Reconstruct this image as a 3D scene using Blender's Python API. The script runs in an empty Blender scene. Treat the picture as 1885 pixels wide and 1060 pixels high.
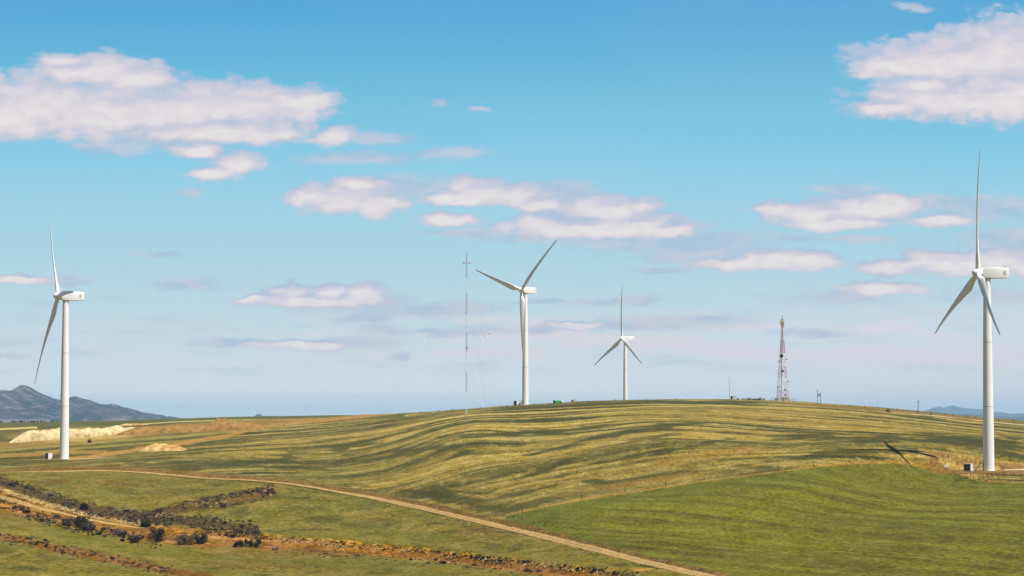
import bpy, bmesh, math, random
import numpy as np
from mathutils import Vector, Matrix

random.seed(7)
C = bpy.context.scene.collection
S = bpy.context.scene

# ------------------------------------------------------------------ camera
F = 4500.0                 # focal length in photo pixels (1885 px wide)
HOR = 772.0                # photo row of the horizon
CAMZ = 100.0
PITCH = math.atan((HOR - 530.0) / F)
cam_d = bpy.data.cameras.new("camera")
cam = bpy.data.objects.new("camera", cam_d)
C.objects.link(cam)
cam_d.sensor_width = 36.0
cam_d.sensor_fit = 'HORIZONTAL'
cam_d.lens = 36.0 * F / 1885.0
cam_d.clip_start = 1.0
cam_d.clip_end = 120000.0
cam.location = (0, 0, CAMZ)
cam.rotation_euler = (math.pi / 2 + PITCH, 0, 0)
S.camera = cam

# ------------------------------------------------------------------ light
SUN_EL = math.radians(63.0)
SUN_AZ = math.radians(120.0)            # clockwise from +Y
SUN_ENERGY = 5.0
SKY_K = 0.06
EXPO = 0.54
sd = Vector((math.sin(SUN_AZ) * math.cos(SUN_EL), math.cos(SUN_AZ) * math.cos(SUN_EL), math.sin(SUN_EL)))
sun_d = bpy.data.lights.new("sun", 'SUN')
sun_d.energy = SUN_ENERGY
sun_d.angle = math.radians(0.5)
sun_d.color = (1.0, 0.965, 0.90)
sun = bpy.data.objects.new("sun", sun_d)
C.objects.link(sun)
sun.rotation_euler = sd.to_track_quat('Z', 'Y').to_euler()
sun.location = (0, 0, 400)

S.view_settings.view_transform = 'Standard'
S.view_settings.look = 'None'
S.view_settings.exposure = EXPO
S.view_settings.gamma = 1.0
try:
    S.cycles.use_denoising = True
    S.cycles.volume_bounces = 1
    S.cycles.max_bounces = 6
    S.cycles.transparent_max_bounces = 8
except Exception:
    pass


def lin(c):
    r = []
    for v in c[:3]:
        v = v / 255.0
        r.append(v / 12.92 if v <= 0.04045 else ((v + 0.055) / 1.055) ** 2.4)
    return r


# ------------------------------------------------------------------ node helpers
class NT:
    def __init__(s, tree):
        s.t = tree
        s.n = tree.nodes
        s.l = tree.links

    def new(s, typ, **kw):
        nd = s.n.new(typ)
        for k, v in kw.items():
            setattr(nd, k, v)
        return nd

    def put(s, sock, v):
        if isinstance(v, bpy.types.NodeSocket):
            s.l.new(v, sock)
        elif v is not None:
            sock.default_value = v

    def math(s, op, a, b=None, c=None, clamp=False):
        nd = s.new('ShaderNodeMath', operation=op, use_clamp=clamp)
        s.put(nd.inputs[0], a)
        if b is not None: s.put(nd.inputs[1], b)
        if c is not None: s.put(nd.inputs[2], c)
        return nd.outputs[0]

    def vmath(s, op, a, b=None, c=None):
        nd = s.new('ShaderNodeVectorMath', operation=op)
        s.put(nd.inputs[0], a)
        if b is not None: s.put(nd.inputs[1], b)
        if c is not None: s.put(nd.inputs[2], c)
        return nd.outputs['Value'] if op in ('LENGTH', 'DOT_PRODUCT') else nd.outputs[0]

    def noise(s, vec, scale, detail=4.0, rough=0.5, dim='3D', color=False):
        nd = s.new('ShaderNodeTexNoise', noise_dimensions=dim)
        s.put(nd.inputs['Vector'], vec)
        nd.inputs['Scale'].default_value = scale
        nd.inputs['Detail'].default_value = detail
        nd.inputs['Roughness'].default_value = rough
        return nd.outputs['Color'] if color else nd.outputs['Fac']

    def mix(s, f, a, b, mode='MIX'):
        nd = s.new('ShaderNodeMix', data_type='RGBA', blend_type=mode)
        s.put(nd.inputs[0], f)
        s.put(nd.inputs[6], a if isinstance(a, bpy.types.NodeSocket) else tuple(a)[:3] + (1,))
        s.put(nd.inputs[7], b if isinstance(b, bpy.types.NodeSocket) else tuple(b)[:3] + (1,))
        return nd.outputs[2]

    def ramp(s, fac, stops, interp='LINEAR'):
        nd = s.new('ShaderNodeValToRGB')
        s.put(nd.inputs[0], fac)
        cr = nd.color_ramp
        cr.interpolation = interp
        while len(cr.elements) < len(stops):
            cr.elements.new(0.5)
        for e, (p, c) in zip(cr.elements, stops):
            e.position = p
            e.color = tuple(c)[:3] + (1,)
        return nd.outputs[0]

    def sstep(s, v, a, b, lo=0.0, hi=1.0):
        nd = s.new('ShaderNodeMapRange', interpolation_type='SMOOTHSTEP')
        s.put(nd.inputs[0], v)
        for i, q in enumerate((a, b, lo, hi)):
            nd.inputs[i + 1].default_value = q
        return nd.outputs[0]


# ------------------------------------------------------------------ sky
world = bpy.data.worlds.new("World")
S.world = world
world.use_nodes = True
W = NT(world.node_tree)
W.n.clear()
wout = W.new('ShaderNodeOutputWorld')
bg = W.new('ShaderNodeBackground')
W.l.new(bg.outputs[0], wout.inputs[0])
tc = W.new('ShaderNodeTexCoord')
sep = W.new('ShaderNodeSeparateXYZ')
W.l.new(tc.outputs['Generated'], sep.inputs[0])
dy = W.math('MAXIMUM', sep.outputs[1], 0.02)
aU = W.math('MULTIPLY_ADD', W.math('DIVIDE', sep.outputs[0], dy), F, 942.5)
aE = W.math('DIVIDE', sep.outputs[2], dy)                     # tangent of the elevation
aV = W.math('MULTIPLY_ADD', aE, -F, HOR)
comb = W.new('ShaderNodeCombineXYZ')
W.l.new(aU, comb.inputs[0]); W.l.new(aV, comb.inputs[1])
UV = comb.outputs[0]
sky = W.new('ShaderNodeTexSky', sky_type='NISHITA')
sky.sun_disc = False
sky.sun_elevation = SUN_EL
sky.sun_rotation = SUN_AZ
sky.altitude = 200
sky.dust_density = 0.6
skyc = W.vmath('SCALE', sky.outputs[0]); skyc.node.inputs['Scale'].default_value = SKY_K
EMX = 0.22
grad = W.ramp(W.math('DIVIDE', aE, EMX), [
    (0.0, lin((252, 246, 236))), (0.03, lin((243, 242, 236))), (0.12, lin((211, 226, 231))),
    (0.22, lin((192, 219, 230))), (0.315, lin((174, 214, 230))), (0.477, lin((141, 206, 229))),
    (0.628, lin((108, 188, 222))), (0.75, lin((85, 170, 216))), (1.0, lin((64, 146, 206)))])
sl = W.noise(W.vmath('MULTIPLY', UV, (0.0011, 0.0022, 0)), 1.0, 2.0)
grad = W.mix(W.sstep(sl, 0.35, 0.7, 0.0, 0.06), grad, lin((196, 216, 228)))
grad = W.mix(W.math('MULTIPLY', W.sstep(aU, 900, 1900, 0.0, 0.9), W.sstep(aV, 480, 760)), grad, lin((226, 222, 228)))
base_sky = W.mix(W.sstep(sep.outputs[2], 0.17, 0.42), grad, skyc)

# cloud ellipses: centre and radii (in photo-scale angular units), one list for white cumulus, one for thin grey shreds
WHITE = [
    (40, 190, 200, 58), (180, 200, 190, 52), (330, 195, 190, 55), (455, 192, 130, 42), (545, 180, 62, 28), (170, 128, 118, 34),
    (240, 140, 95, 30), (110, 110, 60, 16), (420, 240, 150, 26), (490, 248, 60, 16), (0, 205, 130, 42), (-60, 190, 120, 60),
    (620, 246, 42, 20), (430, 300, 52, 22), (390, 318, 55, 14), (370, 276, 50, 14),
    (640, 362, 100, 30), (585, 360, 62, 22), (690, 372, 62, 22), (655, 340, 50, 16),
    (850, 338, 34, 18), (890, 352, 72, 24), (948, 358, 66, 24), (845, 362, 60, 16), (990, 380, 50, 20), (825, 402, 55, 15),
    (1105, 386, 110, 30), (1080, 418, 165, 20), (1175, 412, 90, 22), (1150, 385, 60, 20), (1000, 412, 70, 14), (1235, 424, 40, 14),
    (1440, 385, 58, 17), (1500, 392, 100, 24), (1590, 380, 100, 26), (1620, 368, 60, 16), (1540, 410, 110, 14), (1730, 406, 60, 11),
    (1490, 480, 58, 20), (1420, 480, 100, 17), (1330, 484, 70, 12),
    (1700, 110, 120, 42), (1640, 118, 70, 24), (1780, 100, 130, 55), (1870, 90, 130, 70), (1760, 175, 170, 38), (1880, 165, 160, 50),
    (1960, 120, 150, 90), (1640, 195, 60, 12), (1700, 155, 60, 20),
    (1640, 492, 58, 17), (1760, 488, 100, 22), (1860, 482, 110, 30), (1620, 532, 75, 13), (1950, 480, 90, 34), (1730, 475, 70, 14),
    (528, 536, 42, 18), (605, 538, 40, 19), (670, 540, 44, 18), (580, 555, 130, 11), (480, 552, 50, 9), (35, 513, 62, 10),
    (560, 636, 110, 10), (1060, 602, 60, 10),
]
GREY = [
    (745, 342, 90, 18), (1040, 350, 60, 14), (1265, 412, 45, 10), (1240, 448, 150, 18), (1330, 440, 60, 12), (1290, 470, 90, 16),
    (340, 522, 50, 10), (270, 250, 60, 14), (330, 258, 80, 14), (660, 290, 90, 10), (830, 284, 60, 9), (700, 252, 50, 10), (350, 352, 22, 8), (290, 466, 40, 5),
    (640, 632, 60, 10), (430, 630, 60, 7), (700, 608, 40, 9), (780, 570, 110, 11), (670, 585, 50, 9), (1160, 554, 44, 8), (1090, 558, 40, 6), (1000, 558, 40, 4),
    (1220, 500, 40, 5), (860, 430, 70, 7), (20, 656, 24, 6), (730, 658, 22, 6), (1590, 84, 28, 9), (800, 187, 15, 6), (885, 196, 20, 4), (130, 516, 30, 8),
    (1260, 592, 120, 9), (1180, 600, 140, 8), (1010, 606, 60, 7), (850, 608, 90, 6), (1740, 372, 70, 14), (1850, 440, 70, 18), (1800, 380, 100, 20),
    (1560, 545, 60, 9), (1850, 545, 90, 10), (1560, 345, 60, 7), (1590, 440, 50, 6), (1470, 436, 50, 6), (1680, 8, 24, 7), (1620, 200, 60, 10), (210, 270, 60, 12),
    (60, 240, 120, 14), (1500, 615, 60, 7), (640, 556, 110, 14), (1060, 437, 160, 9),
]


def cloud_group(name, items, k, grow=1.0):
    g = bpy.data.node_groups.new(name, 'ShaderNodeTree')
    g.interface.new_socket('V', in_out='INPUT', socket_type='NodeSocketVector')
    g.interface.new_socket('R', in_out='OUTPUT', socket_type='NodeSocketFloat')
    T = NT(g)
    gi = T.new('NodeGroupInput'); go = T.new('NodeGroupOutput')
    acc = None
    for cx, cy, rx, ry in items:
        rx *= grow; ry *= grow
        v = T.vmath('MULTIPLY_ADD', gi.outputs[0], (1 / rx, 1 / ry, 0), (-cx / rx, -cy / ry, 0))
        ln = T.vmath('LENGTH', v)
        acc = ln if acc is None else T.math('SMOOTH_MIN', acc, ln, k)
    T.l.new(acc, go.inputs[0])
    return g


gw = cloud_group('white_clouds', WHITE, 0.34, 1.20)
gg = cloud_group('grey_clouds', GREY, 0.2, 1.25)


def call(g, v):
    nd = W.new('ShaderNodeGroup'); nd.node_tree = g
    W.l.new(v, nd.inputs[0])
    return nd.outputs[0]


def centred(c, amp):
    return W.vmath('MULTIPLY', W.vmath('SUBTRACT', c, (0.5, 0.5, 0.5)), amp)


UVs = W.vmath('MULTIPLY', UV, (0.01, 0.019, 0))
n_lo = W.noise(UVs, 0.9, 2.0, color=True)
n_hi = W.noise(UVs, 3.2, 6.0, 0.58, color=True)
warp = W.vmath('ADD', W.vmath('ADD', UV, centred(n_lo, (64, 24, 0))), centred(n_hi, (24, 17, 0)))
n_f = W.noise(W.vmath('MULTIPLY', UV, (0.02, 0.042, 0)), 2.2, 6.0, 0.62)
vor = W.new('ShaderNodeTexVoronoi', feature='SMOOTH_F1')
vor.inputs['Scale'].default_value = 1.0
vor.inputs['Smoothness'].default_value = 0.35
vor.inputs['Detail'].default_value = 1.0
vor.inputs['Roughness'].default_value = 0.5
W.l.new(W.vmath('ADD', W.vmath('MULTIPLY', UV, (0.024, 0.046, 0)), centred(n_hi, (0.9, 0.9, 0))), vor.inputs['Vector'])
puff = vor.outputs['Distance']
r0 = call(gw, warp)
rw = W.math('ADD', r0, W.math('ADD', W.math('MULTIPLY', W.math('SUBTRACT', n_f, 0.5), 0.40), W.math('MULTIPLY', W.math('SUBTRACT', puff, 0.52), 0.38)))
rw_up = call(gw, W.vmath('ADD', warp, (4, 13, 0)))
rg = W.math('ADD', call(gg, warp), W.math('MULTIPLY', W.math('SUBTRACT', n_f, 0.5), 1.3))
top = W.sstep(W.math('SUBTRACT', r0, rw_up), 0.0, 0.22)
a_w = W.math('ADD', W.math('MULTIPLY', W.sstep(rw, 1.24, 0.74), W.math('SUBTRACT', 1.0, top)), W.math('MULTIPLY', W.sstep(rw, 1.12, 0.86), top))
a_g = W.math('MULTIPLY', W.sstep(rg, 1.45, 0.45), 0.74)
# cumulus shading: bright where thick and where the field falls off upward (top/right lit), lavender in folds and thin edges
thick = W.sstep(W.math('ADD', W.math('MULTIPLY', rw, .4), W.math('MULTIPLY', r0, .6)), 1.1, 0.35)
lit = W.sstep(W.math('SUBTRACT', rw_up, r0), -0.35, 0.35)
fold = W.noise(W.vmath('MULTIPLY', warp, (0.011, 0.026, 0)), 1.0, 3.0, 0.5)
shade = W.math('ADD', W.math('MULTIPLY', thick, 0.62), W.math('MULTIPLY', lit, 0.42))
shade = W.math('SUBTRACT', shade, W.math('ADD', W.sstep(fold, 0.50, 0.72, 0.0, 0.26), W.sstep(puff, 0.48, 0.95, 0.0, 0.20)), clamp=True)
c_w = W.ramp(shade, [(0.0, lin((178, 196, 220))), (0.25, lin((197, 202, 221))), (0.5, lin((214, 208, 220))), (0.75, lin((229, 220, 223))), (1.0, lin((237, 231, 229)))])
c_g = W.mix(W.sstep(fold, .4, .6), lin((172, 192, 216)), lin((202, 203, 219)))
# low stratus streaks toward the horizon
st = W.noise(W.vmath('MULTIPLY', warp, (0.0035, 0.028, 0)), 1.0, 5.0, 0.55)
stm = W.math('MULTIPLY', W.sstep(st, 0.41, 0.58), W.math('MULTIPLY', W.sstep(aV, 560, 605), W.sstep(aV, 700, 650)))
stm = W.math('MULTIPLY', stm, W.sstep(aU, 420, 900, 0.2, 0.9))
stg = W.noise(W.vmath('MULTIPLY', warp, (0.004, 0.030, 0)), 1.3, 4.0, 0.55)
stgm = W.math('MULTIPLY', W.math('MULTIPLY', W.sstep(stg, 0.5, 0.68), 0.42), W.math('MULTIPLY', W.sstep(aV, 470, 600), W.sstep(aV, 720, 660)))
col = W.mix(stgm, base_sky, lin((176, 196, 216)))
col = W.mix(stm, col, lin((228, 219, 224)))
col = W.mix(W.math('MULTIPLY', W.sstep(aV, 722, 727), W.sstep(aU, 1500, 700, 0.0, 0.10)), col, lin((150, 196, 224)))
col = W.mix(a_g, col, c_g)
col = W.mix(W.math('MULTIPLY', a_w, 0.96), col, c_w)
front = W.sstep(sep.outputs[1], 0.45, 0.85)
col = W.mix(front, skyc, col)
W.l.new(col, bg.inputs[0])
bg.inputs[1].default_value = 2 ** -EXPO

# ------------------------------------------------------------------ numpy noise
rng = np.random.RandomState(11)
TAB = rng.rand(8, 256, 256).astype(np.float32)


def vnoise(x, y, k=0):
    xi = np.floor(x).astype(np.int64); yi = np.floor(y).astype(np.int64)
    fx = (x - xi); fy = (y - yi)
    fx = fx * fx * (3 - 2 * fx); fy = fy * fy * (3 - 2 * fy)
    t = TAB[k % 8]
    a = t[xi & 255, yi & 255]; b = t[(xi + 1) & 255, yi & 255]
    c = t[xi & 255, (yi + 1) & 255]; d = t[(xi + 1) & 255, (yi + 1) & 255]
    return (a * (1 - fx) + b * fx) * (1 - fy) + (c * (1 - fx) + d * fx) * fy


def fbm(x, y, oct=4, k=0, rough=0.5):
    s = 0; w = 1.0; n = 0
    for o in range(oct):
        s = s + w * vnoise(x * 2 ** o + 17.3 * o + 5 * k, y * 2 ** o + 9.1 * o + 3 * k, k + o)
        n += w; w *= rough
    return s / n


def sst(v, a, b):
    t = np.clip((v - a) / (b - a), 0, 1)
    return t * t * (3 - 2 * t)


# ------------------------------------------------------------------ terrain heights
# survey table: for each bearing column (u) and each distance, the apparent row (v) of the ground; heights follow from it
YS = np.array([560, 700, 850, 1000, 1165, 1400, 1714, 2000, 2500, 3500.])
UT = np.array([-300, 0, 240, 480, 720, 860, 960, 1200, 1440, 1680, 1885, 2200.])
VT = np.array([
    [1050, 975, 908, 866, 846, 822, 800, 789, 782, 778],
    [1060, 985, 915, 871, 850, 822, 800, 788, 781, 777.5],
    [1078, 1018, 955, 884, 843, 812, 790, 779, 774, 773],
    [1082, 1030, 962, 888, 845, 803, 778, 770, 767, 768],
    [1090, 1038, 965, 896, 838, 790, 766, 761.5, 765, 769],
    [1098, 1036, 956, 877, 798, 766, 753, 755, 764, 770],
    [1096, 1028, 946, 868, 803, 762, 746, 750, 762, 770],
    [1085, 1008, 922, 846, 788, 751, 735.5, 741, 760, 770],
    [1080, 992, 900, 838, 795, 754, 738.5, 744, 762, 772],
    [1070, 975, 920, 836, 798, 768, 755, 757, 768, 774],
    [1060, 968, 905, 861, 812, 788, 776, 777, 779, 780],
    [1050, 965, 905, 872, 840, 806, 790, 788, 786, 784],
])
ZT = CAMZ + (HOR - VT) / F * YS[None, :]
# two more stations: the bank that climbs behind the nearest turbine
EX = {7: (903 - 12, 818), 8: (868, 822), 9: (895, 812), 10: (885, 838), 11: (884, 850)}
zi = np.stack([np.interp([930, 1040], YS, ZT[i]) for i in range(len(UT))])
for i_, (a_, b_) in EX.items():
    zi[i_] = [CAMZ + (HOR - a_) / F * 930, CAMZ + (HOR - b_) / F * 1040]
ZT = np.concatenate([ZT[:, :3], zi[:, :1], ZT[:, 3:4], zi[:, 1:], ZT[:, 4:]], axis=1)
YS = np.array([560, 700, 850, 930, 1000, 1040, 1165, 1400, 1714, 2000, 2500, 3500.])
YALL = np.concatenate([[0, 250, 420], YS, [5200, 8000, 60000]])
nU = len(UT)
ZALL = np.concatenate([np.tile([[44, 50, 55]], (nU, 1)).astype(float), ZT, np.tile([[72, 42, 40]], (nU, 1)).astype(float)], axis=1)
ZALL[:, 2] = 0.55 * ZALL[:, 2] + 0.45 * (ZT[:, 0] - 4)


def pchip(xs, ys, xq):
    h = np.diff(xs); d = np.diff(ys) / h
    m = np.zeros_like(ys)
    for i in range(1, len(xs) - 1):
        if d[i - 1] * d[i] > 0:
            w1 = 2 * h[i] + h[i - 1]; w2 = h[i] + 2 * h[i - 1]
            m[i] = (w1 + w2) / (w1 / d[i - 1] + w2 / d[i])
    m[0] = d[0]; m[-1] = d[-1]
    i = np.clip(np.searchsorted(xs, xq) - 1, 0, len(xs) - 2)
    t = (xq - xs[i]) / h[i]
    return ((2 * t**3 - 3 * t**2 + 1) * ys[i] + (t**3 - 2 * t**2 + t) * h[i] * m[i]
            + (-2 * t**3 + 3 * t**2) * ys[i + 1] + (t**3 - t**2) * h[i] * m[i + 1])


def nat_spline(xs, Y, xq):          # Y: (n, m) -> (len(xq), m)
    n = len(xs); h = np.diff(xs)
    A = np.eye(n); B = np.zeros_like(Y)
    for i in range(1, n - 1):
        A[i, i - 1] = h[i - 1]; A[i, i] = 2 * (h[i - 1] + h[i]); A[i, i + 1] = h[i]
        B[i] = 6 * ((Y[i + 1] - Y[i]) / h[i] - (Y[i] - Y[i - 1]) / h[i - 1])
    M = np.linalg.solve(A, B)
    q = np.clip(xq, xs[0], xs[-1])
    i = np.clip(np.searchsorted(xs, q) - 1, 0, n - 2)
    a = ((xs[i + 1] - q) / h[i])[:, None]; b = ((q - xs[i]) / h[i])[:, None]; hh = (h[i] ** 2 / 6)[:, None]
    return a * Y[i] + b * Y[i + 1] + ((a**3 - a) * M[i] + (b**3 - b) * M[i + 1]) * hh


# grid: rows of constant y, columns of constant bearing
gu = np.arange(-160, 2046, 2.2)
lo_, hi_ = [], []
st_ = 6.0; p = gu[0]; q = gu[-1]
while q < 20000:
    p -= st_; q += st_; st_ *= 1.25
    lo_.append(p); hi_.append(q)
gu = np.concatenate([lo_[::-1], gu, hi_])
gt = (gu - 942.5) / F
gy = [20.0]
while gy[-1] < 520: gy.append(gy[-1] + 20)
while gy[-1] < 1250: gy.append(gy[-1] + 1.6)
while gy[-1] < 1850: gy.append(gy[-1] + 2.6)
stp = 3.0
while gy[-1] < 60000: gy.append(gy[-1] + stp); stp *= 1.06
gy = np.array(gy)
Zy = np.stack([pchip(YALL, ZALL[i], gy) for i in range(nU)])        # (nU, ny)
Z = nat_spline(UT, Zy, gu)                                         # (nu, ny)
for _ in range(12):                                                 # soften the joints of the survey along y
    Z[:, 26:-1] = 0.25 * Z[:, 25:-2] + 0.5 * Z[:, 26:-1] + 0.25 * Z[:, 27:]
GX = gt[:, None] * gy[None, :]
GY = np.broadcast_to(gy[None, :], GX.shape)
GU = np.broadcast_to(gu[:, None], GX.shape)
dd = np.hypot(GX, GY)
near = sst(GY, 300, 500) * (1 - sst(GY, 3200, 6000))
Z = Z + near * ((fbm(GX / 60, GY / 60, 3, 1) - .5) * 1.6 + (fbm(GX / 11, GY / 14, 3, 2) - .5) * 0.35)
Z = Z + sst(GY, 4000, 9000) * (fbm(GX / 900, GY / 900, 3, 3) - .5) * 18

# hollow and steeper bank left of the nearest turbine's pad
Z = Z - 2.0 * np.exp(-((GY - 980) / 13) ** 2) * np.exp(-((GX - 167) / 15) ** 2) + 0.5 * np.exp(-((GY - 1006) / 9) ** 2) * np.exp(-((GX - 162) / 14) ** 2)

# apparent row of every grid point, and the reverse lookup
GV = HOR - (Z - CAMZ) / GY * F


def y_of(u, v):
    """distance of the first ground that shows at bearing u, row v"""
    i = int(np.clip(np.searchsorted(gu, u), 1, len(gu) - 1))
    f = (u - gu[i - 1]) / (gu[i] - gu[i - 1])
    col_ = GV[i - 1] * (1 - f) + GV[i] * f
    js = np.nonzero((col_ <= v) & (gy > 450))[0]
    if len(js) == 0:
        return 1700.0
    j = js[0]
    if j == 0: return gy[0]
    a, b = col_[j - 1], col_[j]
    return gy[j - 1] + (gy[j] - gy[j - 1]) * (a - v) / max(a - b, 1e-6)


def curve_y(pts, us):
    """distance of a surveyed line (list of u,v) at each bearing in us"""
    pu = np.array([p_[0] for p_ in pts], float); pv = np.array([p_[1] for p_ in pts], float)
    dense = np.arange(pu[0], pu[-1] + 1, 8.0)
    dv = np.interp(dense, pu, pv)
    ker = np.ones(5) / 5
    dvp = np.convolve(np.pad(dv, 2, mode='edge'), ker, 'valid')
    yy = np.array([y_of(a, b) for a, b in zip(dense, dvp)])
    yy = np.convolve(np.pad(yy, 2, mode='edge'), ker, 'valid')
    return np.interp(us, dense, yy)


ROAD = [(-160, 866), (0, 868), (120, 865), (250, 866), (370, 879), (480, 884), (540, 890), (600, 900), (680, 914), (750, 928), (850, 951), (900, 963), (1000, 986), (1100, 1011), (1200, 1036), (1310, 1061), (1480, 1100)]
FIELD = [(930, 950), (960, 941), (1070, 920), (1150, 908), (1225, 896), (1300, 885), (1400, 872), (1497, 860), (1562, 853), (1640, 850), (1680, 853), (1735, 866), (1790, 881), (1830, 887), (1885, 889), (2045, 892)]
GULLY = [(-160, 860), (0, 912), (60, 930), (120, 947), (200, 962), (270, 974), (330, 983), (400, 990), (480, 995), (600, 1004), (700, 1010), (800, 1020), (900, 1032), (960, 1041), (1100, 1056), (1250, 1075)]
LOWER = [(-160, 965), (0, 987), (60, 996), (120, 1010), (180, 1023), (260, 1038), (330, 1052), (420, 1068)]
CUT = [(-160, 872), (0, 855), (60, 850), (120, 848), (190, 842), (260, 832), (330, 824), (420, 807), (480, 788), (600, 776), (700, 766), (745, 761)]
y_road = curve_y(ROAD, gu); y_field = curve_y(FIELD, gu); y_gully = curve_y(GULLY, gu); y_lower = curve_y(LOWER, gu)

# ditches and banks along the lines
dg = GY - y_gully[:, None]
wg = (1 - sst(GU, 1240, 1300))
Z = Z + wg * (-1.3 * np.exp(-(dg / 9) ** 2) + 1.0 * np.exp(-((dg - 20) / 12) ** 2)) * sst(GY, 450, 560)
dl = GY - y_lower[:, None]
Z = Z - (1 - sst(GU, 400, 440)) * 0.9 * np.exp(-(dl / 7) ** 2) * sst(GY, 450, 560)
dr = GY - y_road[:, None]
Z = Z + (1 - sst(GU, 1300, 1400)) * (0.7 * np.exp(-((dr - 14) / 8) ** 2) - 0.35 * np.exp(-((dr + 7) / 5) ** 2)) * sst(GY, 450, 560)

# levelled pads round the two near turbines
TL = ((120 - 942.5) / F * 1200, 1200.0, CAMZ + (HOR - 845) / F * 1200)
TR = ((1818 - 942.5) / F * 989, 989.0, CAMZ + (HOR - 866.5) / F * 989)
sR = np.maximum(np.maximum((TR[0] - 12) - GX, GX - (TR[0] + 60)) / 1.0, np.maximum((TR[1] - 6) - GY, GY - (TR[1] + 13)) / 1.0)
wR = 1 - sst(sR, 0, np.where(GX < TR[0] - 10, 8, 14))
Z = Z * (1 - wR) + TR[2] * wR
sL = np.hypot((GX - TL[0]) / 1.3, GY - TL[1])
wL = 1 - sst(sL, 9, 24)
Z = Z * (1 - wL) + TL[2] * wL
GV = HOR - (Z - CAMZ) / GY * F


def ground_z(x, y):
    u = 942.5 + x / y * F
    i = int(np.clip(np.searchsorted(gu, u) - 1, 0, len(gu) - 2)); j = int(np.clip(np.searchsorted(gy, y) - 1, 0, len(gy) - 2))
    a = (u - gu[i]) / (gu[i + 1] - gu[i]); b = (y - gy[j]) / (gy[j + 1] - gy[j])
    return float((Z[i, j] * (1 - a) + Z[i + 1, j] * a) * (1 - b) + (Z[i, j + 1] * (1 - a) + Z[i + 1, j + 1] * a) * b)


def spot(u, v=None, y=None):
    """point on the ground at bearing u and either row v or distance y"""
    if y is None: y = y_of(u, v)
    x = (u - 942.5) / F * y
    return Vector((x, y, ground_z(x, y)))


# ------------------------------------------------------------------ ground cover colours (albedo)
LIT = 1.52                          # what a horizontal white surface receives, so photo tones turn into albedo


def alb(r, g, b):
    return np.array(lin((r, g, b))) / LIT


COL = np.zeros(GX.shape + (3,), np.float32)


def lay(mask, c):
    global COL
    m = np.clip(mask, 0, 1)[..., None].astype(np.float32)
    COL = COL * (1 - m) + np.asarray(c, np.float32) * m


nA = fbm(GX / 26, GY / 40, 4, 0); nB = fbm(GX / 9, GY / 16, 4, 3); nC = fbm(GX / 2.4, GY / 5.0, 3, 5); nD = fbm(GX / 70, GY / 90, 3, 6)
# pasture in the foreground
lay(np.ones(GX.shape), alb(130, 122, 58))
lay(sst(nA, .45, .65) * .8, alb(116, 115, 48))
lay(sst(nB, .52, .72) * .6, alb(146, 130, 68))
lay(sst(nD, .52, .68) * .5, alb(126, 104, 56))
lay(sst(nB, .36, .22) * .8, alb(92, 90, 38))
lay(sst(nC, .62, .8) * .5, alb(160, 142, 84))
lay(sst(nC, .36, .2) * .55, alb(88, 82, 40))
lay((1 - sst(GY, 3000, 9000)) * 0, alb(0, 0, 0))


def row_at(pts):
    pu = [p_[0] for p_ in pts]; pv = [p_[1] for p_ in pts]
    return np.interp(gu, pu, pv)[:, None]


def patch(u, v, ru, rv, s=0.0, w=1.0, soft=0.6, noise=0.5):
    """irregular area round a surveyed point; radii and slope in the survey's units"""
    du = (GU - u) / ru; dv = (GV - v - s * (GU - u)) / rv
    r = np.hypot(du, dv) + (nB - .5) * 2 * noise + (nA - .5) * noise
    return w * (1 - sst(r, 1 - soft, 1.15)) * (GY < 3000)


def strip(pts, hw, w=1.0, soft=0.5, noise=0.3, u0=-1e9, u1=1e9):
    d = np.abs(GV - row_at(pts)) / hw + (nB - .5) * 2 * noise + (nC - .5) * noise
    return w * (1 - sst(d, 1 - soft, 1.2)) * (GU > u0) * (GU < u1) * (GY < 3200)


# ---- hill field: stubble rows curving round the knoll
hill = sst(GY - y_road[:, None] + (nB - .5) * 8, 14, 26)
hill = np.where(GU > 960, sst(GY - y_field[:, None] + (nC - .5) * 6 + (nB - .5) * 5, 0, 3), hill)
hill = hill * sst(GY, 560, 600)
xc = np.clip(GX, -230, 260)
r = GY + 0.0036 * (xc - 60) ** 2 - 1.5 * np.clip(xc + 45, 0, 150) * (1 - sst(GY, 900, 1120)) + 5 * (nD - .5)
s_al = GX
rowA = fbm(r / 12 + 0.6 * nD, s_al / 190, 3, 1, .6)
rowB = fbm(r / 6.5, s_al / 110, 2, 4)
rowC = fbm(r / 27, s_al / 120, 4, 2)
up = sst(GV, 835, 760)                              # the upper slope is barer
hc = np.zeros_like(COL)
COLsave = COL; COL = hc
lay(np.ones(GX.shape), alb(132, 118, 56))
lay(sst(rowC + .22 * up + .1 * (nA - .5), .52, .70), alb(176, 150, 84))
lay(sst(rowC - .12 * up + .12 * (nA - .5), .52, .38), alb(104, 100, 40))
lay(sst(rowC - .14 * up + .2 * (nA - .5), .44, .30), alb(68, 72, 22))
lay(sst(rowA, .53, .66) * (.22 + .62 * up), alb(208, 184, 118))
lay(sst(rowA, .47, .34) * (.38 + .40 * up), alb(112, 94, 42))
lay(sst(rowB, .62, .8) * .5, alb(192, 172, 104))
lay(sst(rowB, .38, .22) * .5, alb(96, 88, 36))
lay(sst(nC, .6, .8) * .45, alb(190, 168, 98))
lay(sst(nC, .38, .2) * .45, alb(92, 82, 36))
G1, G2, G3 = alb(78, 78, 26), alb(92, 88, 34), alb(100, 98, 40)
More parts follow.
